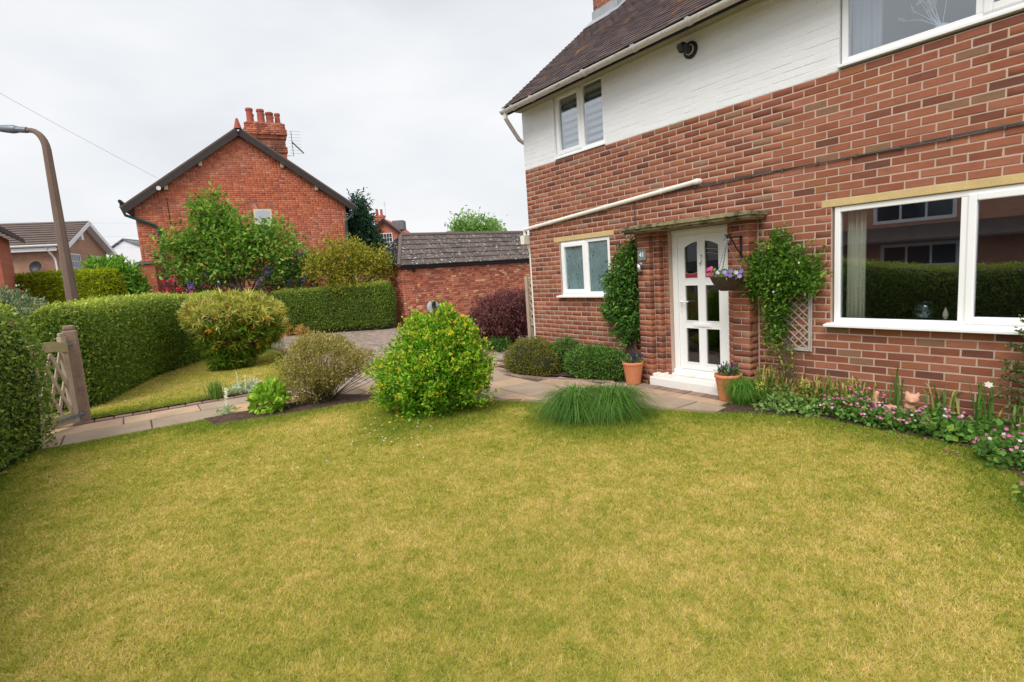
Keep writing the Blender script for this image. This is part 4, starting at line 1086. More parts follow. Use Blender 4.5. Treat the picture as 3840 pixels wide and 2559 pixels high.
xs = np.linspace(.02, Lg - .02, 14); cur = lambda x: 1.11 + .05 * math.sin(min(1, x / .35) * math.pi / 2) - .12 * max(0, x - .4) ** 1.5
poly = [tuple(G0 + gd * x + gn * .012 + Z_ * cur(x)) for x in xs] + [tuple(G0 + gd * x + gn * .012 + Z_ * (cur(x) - .13)) for x in xs[::-1]]
MB().prism(poly, gn * .04).build('top_rail', M['green_wood'], gate, bevel=.004)
MB().obox(G0 + gd * .005 - gn * .02 + Z_ * 1.2, gd, gn, Z_, .075, .04, .05).build('stile_cap', M['old_wood'], gate, bevel=.012)
for k in range(-4, 8):
    for s_ in (1, -1):
        xa = .085 + k * .165; run = .36; za, zb_ = .2, 1.0
        pa, pb = (np.array([xa, za]), np.array([xa + run, zb_])) if s_ > 0 else (np.array([xa, zb_]), np.array([xa + run, za]))
        d_ = pb - pa; t0 = max(0, (.075 - pa[0]) / d_[0]); t1 = min(1, (Lg - .075 - pa[0]) / d_[0])
        if t1 - t0 < .12: continue
        a_, b_ = pa + d_ * t0, pa + d_ * t1
        P3 = lambda q: G0 + gd * q[0] + gn * (.011 * s_) + Z_ * q[1]
        MB().bar(P3(a_), P3(b_), .042, .018, gn).build('lattice_slat', M['old_wood'], gate)
for z in (1.085, .135):
    hg = MB().obox(G0 + gd * .0 + gn * .034 + Z_ * (z - .022), gd, gn, Z_, .38, .008, .044).build('strap_hinge', M['grey_metal'], gate, bevel=.003)
    MB().tube([G0 - gd * .02 + gn * .03 + Z_ * (z - .05), G0 - gd * .02 + gn * .03 + Z_ * (z + .05)], .014, 8).tube([G0 - gd * .09 + gn * .03 + Z_ * z, G0 - gd * .0 + gn * .03 + Z_ * z], .018, 8).build('pin', M['grey_metal'], hg)
    for q in (.1, .2, .3): MB().ball(G0 + gd * q + gn * .044 + Z_ * z, .010, .010, .010, 8, 5).build('bolt', M['grey_metal'], hg)

# ================================================================== HEDGES
PRIV = PAL((92, 116, 34, 5), (78, 102, 30, 4), (108, 130, 44, 3), (130, 148, 60, 1.6), (66, 88, 32, 2), (134, 116, 56, .6))
PRIV2 = PAL((88, 110, 38, 5), (74, 96, 34, 4), (104, 122, 46, 3), (120, 132, 56, 1), (62, 84, 34, 2))
PRT = PAL((150, 160, 66, 3), (136, 150, 56, 3), (164, 166, 84, 2), (120, 138, 50, 1))
hedge('clipped_hedge', 'near clipped green hedge at the left edge, in front of the gate', [(-.36, -7.24), (.5, -7.5), (3, -7.58), (7, -7.55), (14, -7.6)], .55, 1.6, 56000, .042, .024, PRIV, p=3.2, lumps=.03, tops=PRT, Hf=lambda c: (1.66 - .56 * np.clip((c[:, 0] - .4) / 3.2, 0, 1)))
hedge('clipped_hedge', 'long round topped clipped hedge behind the gatepost and the side lawn', [(-3.0, -6.72), (-5.5, -5.98), (-8.4, -4.4), (-9.1, -3.95)], .5, 1.6, 86000, .045, .026, PRIV, p=3.2, lumps=.035, tops=PRT)
hedge('clipped_hedge', 'clipped dark green hedge along the back of the drive beside the garage', [(-13.6, -2.9), (-12.6, -1.95), (-10.1, 1.15)], .5, 1.5, 64000, .048, .028, PRIV2, p=5, lumps=.03, tops=PRT, Hf=lambda c: 1.47 + .03 * np.clip((c[:, 0] + 13) , 0, 3.5))
hedge('conifer_hedge', 'tall yellow green conifer hedge across the road behind the lamp post', [(-14.6, -9.6), (-12.35, -6.35)], .5, 2.46, 34000, .11, .035, PAL((140, 150, 30, 4), (156, 162, 36, 3), (116, 130, 32, 3), (92, 106, 36, 1)), p=6, matk='leaf_matt', lumps=.04)
hedge('conifer_hedge', 'short dark hedge end at the far left beside the brick wall', [(-14.55, -9.0), (-15.2, -10.2)], .45, 2.3, 5000, .08, .04, PAL((58, 78, 50, 3), (46, 62, 44, 3), (76, 92, 56, 1)), p=5)

def shrub(name, label, cat, base, blobs, matk, leaf, pal, k=6, spread=.03, stemn=30, r0=.008, upb=.3, out=.7, lob=.18, ls=4, shell=(.5, 1), core=None, droop=0, zmin=.03, stemmat='twig', group=None, fold=.18):
    th = thing(name, label, cat, base, group); parts = []; AP = []
    for c_, r_, n_ in blobs:
        P, D = blob_points(c_, r_, n_, shell, lob, ls, zmin)
        parts.append(clusters(P, D, k, spread, leaf[0], leaf[1], pal, upb, out, .2, fold, droop)); AP.append(P)
    v, f, c = join(parts); mk('foliage', v, f, M[matk], th, C=c, kind='stuff')
    AP = np.concatenate(AP)
    if stemn: stems(base, AP, stemn, r0).build('stems', M[stemmat], th)
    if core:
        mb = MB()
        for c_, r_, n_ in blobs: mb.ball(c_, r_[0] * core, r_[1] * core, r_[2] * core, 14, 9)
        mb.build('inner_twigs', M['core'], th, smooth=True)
    return th, AP

# bright green shrub with yellow buds and flowers
HY = PAL((114, 160, 38, 4), (96, 142, 34, 4), (132, 176, 48, 3), (76, 118, 30, 3))
th, AP = shrub('hypericum_shrub', 'big bright green shrub with yellow buds in the middle of the garden', 'shrub', (1.85, -3.0, .03),
    [((1.86, -3.0, .50), (.56, .56, .46), 1850), ((1.92, -2.92, .82), (.38, .38, .32), 700), ((1.99, -2.84, 1.13), (.13, .13, .16), 110), ((2.02, -2.78, 1.0), (.22, .22, .16), 130), ((1.5, -3.0, .8), (.14, .14, .12), 50), ((2.22, -2.72, .82), (.14, .14, .14), 60), ((1.42, -3.4, .55), (.14, .14, .12), 50), ((1.63, -3.27, .4), (.32, .32, .32), 390), ((2.12, -2.68, .5), (.3, .3, .36), 390), ((1.72, -3.05, 1.02), (.2, .2, .16), 140), ((2.12, -2.72, .95), (.17, .17, .17), 120)],
    'leaf', (.05, .026), HY, 6, .03, 40, .008, .35, .7, .3, 6, (.35, 1.06))
top = AP[np.linalg.norm((AP - [1.87, -2.97, .4]) / [.7, .7, .9], axis=1) > .66]; top = top[rng.choice(len(top), min(1150, len(top)), replace=False)]
D = unit(top - np.array([1.87, -2.97, .3]))
v, f, c = clusters(top + D * .05, D, 5, .016, .034, .02, PAL((186, 182, 56, 3), (198, 190, 66, 2), (168, 172, 54, 3), (188, 178, 62, .5)), .4)
mk('flower_buds', v, f, M['leaf'], th, C=c, kind='stuff')
d_ = top[:, 2] + .35 * (top @ RT) ; fl_ = top[np.argsort(-d_ + rng.normal(0, .25, len(d_)))[:26]]
fl_ = fl_[:20]; fd_ = unit(fl_ - np.array([1.87, -2.97, .3]))
flower_parts(th, fl_ + fd_ * .06, unit(fd_ + [.3, -.4, .3]), .032, PAL((244, 208, 30, 2), (236, 196, 40, 1)))

# olive brown airy shrub
th, AP = shrub('hebe_shrub', 'open twiggy olive brown shrub left of the bright green shrub', 'shrub', (-.02, -3.78, .03),
    [((.0, -3.75, .58), (.55, .55, .36), 1500), ((-.15, -3.95, .3), (.42, .42, .26), 520), ((-.05, -3.8, .84), (.3, .3, .12), 260), ((.4, -3.3, .55), (.2, .2, .16), 150)],
    'leaf_matt', (.034, .016), PAL((150, 144, 80, 4), (136, 130, 72, 4), (172, 164, 106, 2), (116, 108, 62, 2), (160, 134, 80, 1)), 8, .026, 110, .007, .4, .7, .14, 5, (.45, 1))
P = AP[rng.choice(len(AP), 24, replace=False)]; P[:5] = np.array([-.5, -4.2, .5]) + rng.normal(0, .04, (5, 3)); v, f, c = clusters(P, rvec(24), 3, .015, .03, .02, PAL((226, 180, 50, 1), (206, 160, 50, 1)), .4); mk('yellow_leaves', v, f, M['leaf'], th, C=c)
mb = MB()
for k in range(5): mb.tube([(.05 + k * .01, -3.75, .04), (.16 + k * .03, -3.5 + k * .02, .13 + k * .05), (.3 + k * .05, -3.2 + k * .03, .24 + k * .09)], [.007, .005, .003], 5)
mb.build('low_branches', M['twig'], th)

# yellow green whorled shrub with orange tints
th = thing('pieris_shrub', 'round shrub of gold green leaves with orange tufts on the side lawn', 'shrub', (-5.2, -4.05, .03)); parts = []; O1 = []
for c_, r_, n_ in (((-5.25, -4.05, 1.12), (.92, .92, .44), 520), ((-5.6, -4.5, 1.0), (.4, .4, .3), 90), ((-4.9, -3.5, .95), (.42, .42, .3), 100), ((-5.2, -4.0, .7), (.78, .78, .44), 480), ((-5.0, -4.2, .25), (.42, .42, .22), 150)):
    P, D = blob_points(c_, r_, n_, (.7, 1.02), .14, 4, .06); hi = P[:, 2] > .95 + rng.normal(0, .12, len(P))
    for m_, pl in ((hi, PAL((172, 168, 80, 3), (198, 194, 130, 2), (156, 156, 60, 2), (128, 138, 46, 2.5))), (~hi, PAL((86, 116, 34, 4), (104, 130, 40, 3), (72, 96, 32, 2), (138, 140, 44, 1)))):
        parts.append(clusters(P[m_], D[m_], 16, .012, .15, .024, pl, .25, .5, .15, .1))
    O1.append(P)
v, f, c = join(parts); mk('foliage', v, f, M['leaf'], th, C=c, kind='stuff'); O1 = np.concatenate(O1)
s_ = O1[(O1[:, 2] > .5)]; s_ = s_[rng.choice(len(s_), 330, replace=False)] - np.array([0, 0, .06]); v, f, c = clusters(s_, unit(rvec(330) + [.4, -.3, -.5]), 6, .03, .08, .03, PAL((214, 140, 44, 2), (196, 112, 44, 2), (222, 164, 60, 1)), -.2); mk('orange_tufts', v, f, M['leaf'], th, C=c, kind='stuff')
stems((-5.15, -4.05, .03), O1, 26, .02, .1).build('stems', M['bark'], th)
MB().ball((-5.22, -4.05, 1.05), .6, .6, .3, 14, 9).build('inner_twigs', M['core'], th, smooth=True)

# low plants round the path
shrub('hydrangea', 'small lime green leafy plant beside the path, left of the olive brown shrub', 'plant', (-.02, -4.5, .03), [((-.02, -4.48, .17), (.22, .22, .17), 150), ((-.05, -4.45, .3), (.13, .13, .1), 60)], 'leaf', (.09, .062), PAL((150, 182, 58, 3), (128, 164, 50, 3), (108, 146, 44, 2), (176, 194, 90, 1)), 3, .02, 14, .004, .3, .7)
n_ = 200; th = thing('ornamental_grass', 'small upright tuft of fine grass on the far side of the path', 'plant', (-1.68, -4.93, .03)); B = np.stack([rng.normal(-1.68, .05, n_), rng.normal(-4.93, .05, n_), np.full(n_, .03)], 1)
v, f, c = blades(B, rng.uniform(0, 6.28, n_), rng.uniform(.03, .16, n_), rng.uniform(.14, .3, n_), np.full(n_, .006), PAL((108, 138, 56, 2), (88, 120, 46, 2), (136, 156, 80, 1)), 4, .9); mk('blades', v, f, M['leaf'], th, C=c, kind='stuff')
th = thing('lambs_ear', 'silver grey woolly plant with tall pale spikes beside the path', 'plant', (-1.8, -4.45, .03))
P, D = blob_points((-1.8, -4.45, .06), (.16, .34, .08), 130, (.3, 1), .1, 4, .04); v, f, c = clusters(P, D, 4, .02, .075, .026, PAL((168, 182, 152, 3), (186, 196, 170, 2), (140, 158, 116, 2)), .3); mk('foliage', v, f, M['leaf_matt'], th, C=c, kind='stuff')
mb = MB(); parts = []
for (x, y, h_) in ((-1.83, -4.6, .36), (-1.74, -4.5, .3), (-1.8, -4.42, .26), (-1.7, -4.34, .22), (-1.86, -4.35, .24)):
    mb.tube([(x, y, .03), (x + .01, y + .01, h_)], .005, 5); m_ = 50; t_ = rng.random(m_) ** .7
    parts.append(leaves(np.array([x, y, .03]) + np.outer(t_, (.01, .01, h_ - .02)), rvec(m_) + [0, 0, .6], .035 * (1.15 - .6 * t_), .016, tint(PAL((196, 204, 186, 2), (214, 218, 206, 1)), m_, .1)))
mb.build('stalks', M['cream'], th); v, f, c = join(parts); mk('spikes', v, f, M['leaf_matt'], th, C=c, kind='stuff')
th = thing('lambs_ear', 'single pale woolly spike leaning over the near edge of the path', 'plant', (-.5, -4.95, .03))
MB().tube([(-.42, -4.95, .03), (-.5, -4.93, .2), (-.52, -4.92, .34)], [.006, .005, .004], 5).build('stalk', M['cream'], th); m_ = 60; t_ = rng.random(m_) ** .5
v, f, c = leaves(np.array([-.45, -4.95, .1]) + np.outer(t_, (-.07, .03, .24)), rvec(m_) + [0, 0, .6], .035, .016, tint(PAL((206, 212, 196, 1), (218, 222, 210, 1)), m_, .1)); mk('spike', v, f, M['leaf_matt'], th, C=c, kind='stuff')
P, D = blob_points((-.35, -4.97, .05), (.14, .12, .04), 40, (.2, 1), .1, 4, .035); v, f, c = clusters(P, D, 4, .015, .05, .02, PAL((150, 166, 130, 2), (128, 150, 96, 2)), .3); mk('leaves', v, f, M['leaf_matt'], th, C=c, kind='stuff')
shrub('lavender_bush', 'small grey green lavender bush at the edge of the drive beside the orange tinted shrub', 'plant', (-7.6, -2.85, .03), [((-7.6, -2.85, .15), (.26, .26, .16), 160)], 'leaf_matt', (.07, .014), PAL((134, 146, 112, 2), (116, 132, 96, 2)), 6, .03, 0)
shrub('dried_plant', 'straw coloured dying plant at the foot of the hedge across the drive', 'plant', (-11.6, -1.6, .0), [((-11.7, -1.65, .2), (.3, .3, .26), 160), ((-11.2, -1.2, .12), (.3, .2, .14), 90)], 'leaf_matt', (.09, .02), PAL((196, 160, 96, 2), (180, 140, 84, 2), (140, 140, 70, 1)), 6, .04, 10, .006)
sheet('drive_bed', [(-8.2, -3.0), (-6.1, -2.95), (-6.0, -3.2), (-8.2, -3.4)], .04, M['soil'])
tag(MB().tube([(-8.1, -2.95, .04), (-7.4, -2.82, .05), (-6.6, -2.8, .05), (-5.9, -3.0, .04)], .04, 8).build('bed_edging', M['bark'], None), 'dark log edging between the side lawn and the drive', 'edging')

# fountain grass: two mounds
GP = PAL((74, 114, 40, 4), (60, 98, 36, 4), (92, 130, 50, 3), (114, 146, 70, 1.2), (146, 160, 104, .5))
for lab, cx_, cy_, R_ in (('left of two fountain grass mounds at the edge of the lawn', 3.33, -2.04, .3), ('right of two fountain grass mounds at the edge of the lawn, nearer the door', 3.57, -1.76, .3)):
    th = thing('fountain_grass', lab, 'grass', (cx_, cy_, .03), 'fountain grass mounds'); n_ = 2100; a_ = rng.uniform(0, 6.28, n_); rr = .1 * np.sqrt(rng.random(n_))
    B = np.stack([cx_ + rr * np.cos(a_), cy_ + rr * np.sin(a_), np.full(n_, .03)], 1); az = a_ + rng.normal(0, .45, n_)
    v, f, c = blades(B, az + rng.normal(0, .5, n_), rng.uniform(.06, .58, n_), rng.uniform(.2, .46, n_), rng.uniform(.004, .007, n_), GP, 6, rng.uniform(.02, .45, n_)[:, None]); mk('blades', v, f, M['leaf'], th, C=c, kind='stuff')

# clipped balls along the house wall
OL = PAL((112, 116, 48, 4), (96, 100, 44, 4), (130, 130, 62, 2), (118, 106, 60, 2)); BX_ = PAL((74, 108, 40, 4), (62, 94, 36, 4), (92, 124, 50, 2), (104, 132, 60, 1))
shrub('clipped_shrub', 'olive brown clipped mound at the left end of the house wall', 'shrub', (.62, -.6, .02), [((.62, -.58, .2), (.46, .42, .32), 1500), ((.98, -.62, .16), (.28, .26, .22), 500), ((.28, -.42, .16), (.3, .3, .22), 450)], 'leaf_matt', (.026, .014), OL, 8, .02, 0, core=.86, shell=(.86, 1.03), lob=.07)
shrub('clipped_shrub', 'dark green clipped mound squeezed behind the two front mounds at the wall', 'shrub', (1.15, -.22, .02), [((1.12, -.24, .22), (.36, .2, .3), 800)], 'leaf_gloss', (.028, .016), BX_, 7, .02, 0, core=.86, shell=(.86, 1.03), lob=.07)
shrub('clipped_shrub', 'bright green clipped box mound under the small window, left of the pot', 'shrub', (1.85, -.32, .02), [((1.75, -.36, .2), (.42, .26, .24), 1150), ((2.12, -.26, .18), (.3, .2, .23), 700), ((1.92, -.3, .2), (.42, .24, .25), 900)], 'leaf_gloss', (.028, .016), BX_, 7, .02, 0, core=.86, shell=(.87, 1.03), lob=.07)
# purple maple
shrub('purple_maple', 'low domed dark purple Japanese maple between garage and house corner', 'tree', (-2.4, 1.1, 0), [((-2.5, 1.15, .66), (.72, .8, .5), 1500), ((-2.2, 1.35, .8), (.55, .6, .36), 700), ((-2.85, .8, .5), (.4, .45, .3), 400)], 'leaf_matt', (.075, .022), PAL((104, 66, 66, 4), (118, 78, 76, 3), (88, 54, 56, 3), (136, 94, 90, 1.5)), 8, .045, 24, .02, -.1, .6, .14, 5, (.72, 1.02), droop=.35, stemmat='bark', core=.6)
shrub('low_fern', 'low dark green ground plant under the purple maple', 'plant', (-1.9, .5, 0), [((-1.9, .45, .1), (.35, .3, .12), 120)], 'leaf', (.08, .03), PAL((60, 92, 34, 2), (78, 110, 40, 1)), 6, .03, 0)

# ================================================================== FLOWER BED along the wall
def strap(name, lab, x, y, n_, h, wd, pal, reach=.14, z=.08, seg=4, hend=.75, sp=.06):
    th = thing(name, lab, 'plant', (x, y, z)); B = np.stack([rng.normal(x, sp, n_), rng.normal(y, sp * .7, n_), np.full(n_, z)], 1); B[:, 1] = np.minimum(B[:, 1], -.05)
    v, f, c = blades(B, rng.uniform(0, 6.28, n_), rng.uniform(.2, 1, n_) * reach, rng.uniform(.55, 1.05, n_) * h, np.full(n_, wd), pal, seg, hend); V3 = v.copy(); V3[:, 1] = np.minimum(V3[:, 1], -.01)
    mk('blades', V3, f, M['leaf'], th, C=c, kind='stuff'); return th
FG = PAL((88, 130, 46, 3), (76, 114, 40, 3), (112, 146, 60, 1))
strap('ornamental_grass', 'dense tuft of fine green grass beside the right terracotta pot', 4.34, -.52, 800, .36, .005, FG, .3, .04, 5, .4, .06)
DI = PAL((110, 126, 56, 3), (150, 146, 76, 2), (186, 164, 104, 2), (168, 126, 84, 1), (86, 108, 44, 2))
strap('dying_iris', 'half withered strap leaves at the wall right of the porch', 4.45, -.2, 70, .36, .016, DI, .16, .08, 4, .8, .1)
strap('dying_iris', 'straw tipped strap leaves below the arched trellis', 4.85, -.16, 70, .3, .014, DI, .16, .08, 4, .8, .12)
strap('dying_iris', 'withered strap leaves at the wall under the left end of the big window sill', 5.28, -.2, 70, .34, .014, DI, .18, .1, 4, .75, .11)
strap('iris', 'stiff green iris leaves behind the terracotta cat', 5.62, -.08, 8, .42, .018, PAL((96, 132, 60, 2), (80, 116, 50, 2), (150, 150, 84, .6)), .1, .12, 4, .95, .05)
strap('iris', 'green iris leaves against the wall right of the terracotta cat', 5.98, -.08, 18, .3, .02, PAL((96, 132, 60, 2), (80, 116, 50, 2), (160, 150, 90, 1)), .14, .12, 4, .85, .06)
th = strap('iris', 'iris with one white flower near the right edge', 6.3, -.14, 18, .36, .018, PAL((92, 126, 56, 2), (76, 110, 46, 2), (176, 150, 84, .2)), .1, .12, 4, .95, .05)
flower_parts(th, [(6.32, -.2, .46)], [(.3, -.5, .5)], .034, PAL((236, 234, 220, 1)), 6)
strap('iris', 'broad iris leaves at the right edge below the cotoneaster', 6.6, -.35, 30, .34, .018, PAL((84, 112, 50, 2), (100, 126, 56, 2), (170, 140, 80, .3)), .2, .1, 4, .7, .08)
AL = PAL((120, 150, 82, 3), (104, 136, 70, 3), (138, 162, 98, 2), (88, 118, 52, 1))
def rosette(name, lab, blobs, pal, L=.046, W=.042, k=5, fl=None, mat='leaf_matt', stuffname='foliage'):
    b0 = blobs[0][0]; th = thing(name, lab, 'plant', (b0[0], b0[1], .05)); parts = []
    for c_, r_, n_ in blobs:
        P, D = blob_points(c_, r_, n_, (.5, 1), .15, 5, .05); parts.append(clusters(P, D * .3 + [0, 0, .2], k, .025, L, W, pal, .1, .3, .18, .1))
    v, f, c = join(parts); mk(stuffname, v, f, M[mat], th, C=c, kind='stuff')
    return th
th = rosette('ladys_mantle', 'grey green rounded leaves at the lawn edge right of the grass tuft', [((4.72, -.55, .1), (.28, .16, .1), 90), ((4.95, -.48, .1), (.22, .12, .1), 70)], AL)
P = np.array([(4.56, -.6, .26), (4.58, -.58, .3), (4.92, -.42, .3), (4.94, -.44, .34), (4.97, -.42, .28)]); v, f, c = clusters(P, np.tile([0, 0, 1.0], (5, 1)), 26, .028, .018, .012, PAL((206, 204, 96, 2), (190, 192, 84, 1)), .3); mk('flower_sprays', v, f, M['petal'], th, C=c, kind='stuff')
rosette('low_foliage', 'tangled low green and bronze foliage filling the bed below the arched trellis', [((4.8, -.3, .12), (.36, .2, .13), 210), ((5.15, -.3, .12), (.26, .2, .14), 150), ((4.5, -.35, .12), (.2, .2, .14), 110)], PAL((96, 116, 50, 3), (112, 130, 60, 2), (126, 104, 58, 1.4), (80, 100, 44, 3), (150, 128, 84, .7)), .045, .03, 4)
GE = PAL((86, 124, 56, 4), (72, 108, 46, 4), (104, 138, 66, 2), (122, 148, 60, 1))
def geranium(lab, blobs, nf, pale=.2, r=.0145):
    th = rosette('pink_geranium', lab, blobs, GE, .042, .034, 4, mat='leaf'); PP = []
    tot = sum(b[2] for b in blobs)
    for c_, r_, n_ in blobs:
        P, D = blob_points(c_, r_, int(nf * n_ / tot * 2.2) + 4, (.92, 1.1), .15, 5, .06); P = P[(P[:, 2] > c_[2] + .02)]; PP.append(P)
    PP = np.concatenate(PP); PP = PP[rng.choice(len(PP), min(nf, len(PP)), replace=False)] + [0, 0, .02]
    v, f, c = flowers(PP, unit(rng.normal(0, .3, (len(PP), 3)) + [.25, -.5, .75]), r, PAL((222, 122, 168, 4), (230, 150, 188, 3), (204, 98, 150, 2), (236, 206, 224, 1.6)), 5); mk('flowers', v, f, M['petal'], th, C=c, kind='stuff')
geranium('wide patch of pink cranesbill flowers in front of the terracotta cat', [((5.40, -.42, .12), (.3, .16, .12), 190), ((5.72, -.46, .10), (.3, .16, .1), 210), ((6.02, -.38, .11), (.24, .18, .12), 150), ((5.38, -.2, .16), (.2, .14, .14), 80)], 250)
rosette('ladys_mantle', 'green scalloped leaves at the lawn edge right of the pink patch', [((6.15, -.5, .1), (.22, .14, .1), 100), ((6.4, -.5, .09), (.16, .12, .08), 60)], GE, .06, .055, 3)
geranium('pink flowers at the right edge of the bed below the iris leaves', [((6.62, -.85, .12), (.2, .22, .12), 150), ((6.75, -.6, .12), (.2, .16, .13), 110)], 52, r=.0155)
geranium('pink flowers spilling over the lawn at the far right edge', [((6.98, -1.5, .1), (.16, .25, .12), 150), ((7.25, -1.9, .1), (.3, .2, .12), 120)], 60, r=.016)
rosette('low_foliage', 'sparse small leaved weeds in the bed at the right edge', [((6.45, -.25, .1), (.25, .14, .12), 110), ((6.9, -.9, .1), (.25, .3, .12), 150)], GE, .035, .026, 4)
# cotoneaster
th = thing('cotoneaster', 'dark horizontal branched shrub against the wall at the right edge', 'shrub', (6.72, -.1, .1)); mb = MB(); parts = []
for (x1, z1, z0) in ((6.34, .36, .3), (6.38, .52, .42), (6.40, .66, .5), (6.42, .80, .62), (6.46, .92, .76), (6.36, .44, .34), (6.4, .6, .48), (6.5, 1.0, .86), (6.44, .28, .2)):
    pts_ = [np.array((6.72, -.1, z0)), np.array(((6.72 + x1) / 2, -.13, (z0 + z1) / 2 + .03)), np.array((x1, -.16, z1))]; mb.tube(pts_, [.008, .006, .002], 5)
    m_ = 130; t_ = rng.random(m_); PP = np.outer((1 - t_) ** 2, pts_[0]) + np.outer(2 * t_ * (1 - t_), pts_[1]) + np.outer(t_ * t_, pts_[2]); PP += rng.normal(0, .012, PP.shape)
    parts.append(leaves(PP, unit(rvec(m_) + [-.3, -.2, .4]), .028, .016, tint(PAL((74, 92, 46, 3), (60, 78, 40, 3), (92, 106, 56, 1)), m_)))
mb.build('branches', M['bark'], th); v, f, c = join(parts); mk('foliage', v, f, M['leaf_gloss'], th, C=c, kind='stuff')
P, D = blob_points((6.78, -.15, .6), (.26, .12, .5), 260, (.5, 1)); P[:, 1] = np.minimum(P[:, 1], -.03); v, f, c = clusters(P, D, 7, .03, .03, .017, PAL((74, 92, 46, 3), (60, 78, 40, 3)), .2); mk('dense_foliage', v, f, M['leaf_gloss'], th, C=c, kind='stuff')

# terracotta cat
mb = MB(); cy = -.26
M['cat_clay'] = surf('pale terracotta', lin(214, 164, 134), .85, .06, 8, 60, .08)
mb.ball((5.66, cy, .12), .13, .06, .075, 16, 10).ball((5.80, cy - .01, .19), .045, .045, .08, 14, 10).ball((5.82, cy - .03, .282), .056, .046, .048, 16, 12)
mb.lathe((5.785, cy - .02, .315), [(.022, 0), (.012, .02), (.002, .038)], 10, (-.25, 0, 1)).lathe((5.858, cy - .02, .315), [(.022, 0), (.012, .02), (.002, .038)], 10, (.25, 0, 1))
mb.ball((5.83, cy - .07, .27), .022, .018, .016, 10, 8)
mb.tube([(5.56, cy, .12), (5.52, cy, .18), (5.515, cy, .24), (5.53, cy, .285)], [.03, .026, .023, .02], 10).ball((5.53, cy, .29), .02, .02, .02, 10, 6)
mb.tube([(5.8, cy - .03, .16), (5.81, cy - .04, .06)], .026, 10)
cat = tag(mb.build('cat_statue', M['cat_clay'], None, smooth=True), 'terracotta cat with raised tail among the pink flowers', 'statue')
rm = cat.modifiers.new('clay', 'REMESH'); rm.mode = 'VOXEL'; rm.voxel_size = .006; rm.use_smooth_shade = True

# ================================================================== RED GABLED HOUSE
RL0, RR0 = np.array([-18.62, -5.15, 0]), np.array([-17.42, 2.85, 0])
ru = (RR0 - RL0); RW = np.linalg.norm(ru); ru /= RW; rn = np.array([ru[1], -ru[0], 0]); Zv = np.array([0, 0, 1.0])
EZ, AZ = 5.2, 8.12
rh = thing('red_gabled_house', 'tall red brick gable house with brown bargeboards and big chimney', 'house', tuple((RL0 + RR0) / 2 - rn * 4))
sl_ = (AZ - EZ) / (RW / 2)
gpoly = [RL0 - Zv * .1, RR0 - Zv * .1, RR0 + Zv * EZ, (RL0 + RR0) / 2 + Zv * AZ, RL0 + Zv * EZ]
wl_ = MB().prism([tuple(p - rn * .006) for p in gpoly], tuple(-rn * 9)).build('wall', M['red_mortar'], rh)
RB = PAL((206, 120, 88, 6), (200, 112, 80, 6), (210, 130, 98, 3), (188, 104, 78, 2), (212, 146, 120, .6), (168, 94, 74, .8))
M['old_brick'] = surf('old red brick', None, .9, .12, 1.2, 60, .12, .3, 90, stains=((lin(120, 70, 58), .8, .55, .8, .35, (1, 1, 2)),))
vrb = variants('brick', RB, M['old_brick'], 40, var=.05)
win_s = 4.6; wz0, wz1 = 3.7, 5.02; ww = .36
T = brick_cells(RL0, ru, rn, 0, RW, AZ, 1.2, [(win_s - ww, win_s + ww, wz0, wz1), (win_s - .47, win_s + .47, wz1 - .02, wz1 + .26)], course=.085, bl=.24, jnt=.012, mask=lambda x, z: z < EZ + sl_ * (RW / 2 - abs(x - RW / 2)) - .05, garden=True)
pieces(wl_, 'brick', 'brickwork', M['old_brick'], vrb, T, 300)
at = lambda s, z, o=0.0: RL0 + ru * s + rn * o + Zv * z
T = []
for k in range(9):
    a_ = math.radians(58 + k * 8); c = at(win_s, wz1 - .47, .006) + (ru * math.cos(a_) + Zv * math.sin(a_)) * .62
    T.append((c, -ru * math.sin(a_) + Zv * math.cos(a_), rn, ru * math.cos(a_) + Zv * math.sin(a_), (.085 / .215, 1, .22 / .065)))
pieces(wl_, 'arch_brick', 'arch_bricks', M['old_brick'], vrb, T, 20)
MB().obox(at(win_s - ww, wz0, -.006), ru, Zv, rn, 2 * ww, wz1 - wz0, .012).build('window', M['cream'], rh); wn = rh.children[-1]
arc = [tuple(at(win_s - .28 + .56 * i / 8, wz1 - .12 + .06 * math.sin(math.pi * i / 8), .006)) for i in range(9)]
MB().prism([tuple(at(win_s + .28, wz0 + .06, .006)), tuple(at(win_s - .28, wz0 + .06, .006))] + arc, tuple(rn * .006)).build('pane', M['pale_pane'], wn)
MB().obox(at(win_s - .28, wz0 + .06, .012), ru, Zv, rn, .56, .62, .004).build('lower_pane', M['dark_pane'], wn)
MB().obox(at(win_s - .28, wz0 + .66, .006), ru, Zv, rn, .56, .05, .03).build('glazing_bar', M['cream'], wn)
# roof, bargeboards, corbels
mid = (RL0 + RR0) / 2 + Zv * (AZ + .02)
for sgn, nm_ in ((-1, 'left'), (1, 'right')):
    d_ = ru * sgn - Zv * sl_; Ld = np.linalg.norm(d_) ; d_ = d_ / Ld; nr_ = np.cross(d_, rn) * (1 if sgn < 0 else -1); nr_ = nr_ if nr_[2] > 0 else -nr_
    LL = RW / 2 * Ld + .42
    MB().obox(mid + rn * .26 + nr_ * .12, d_, -rn, nr_, LL, 9.5, .06).build('roof_slope', M['brown_tile'], rh)
    MB().obox(mid + rn * .22 - nr_ * .12, d_, rn, nr_, LL, .045, .24).build('bargeboard', M['bargeboard'], rh)
    MB().obox(mid + rn * .0 - nr_ * .0, d_, rn, nr_, LL, .22, .03).build('verge_soffit', M['bargeboard'], rh)
    for q in (.36, .66):
        p_ = mid + d_ * (LL * q) - nr_ * .04
        MB().obox(p_ - Zv * .22 - ru * .07, ru, rn, Zv, .14, .14, .2).build('corbel', M['cream'], rh, bevel=.03)
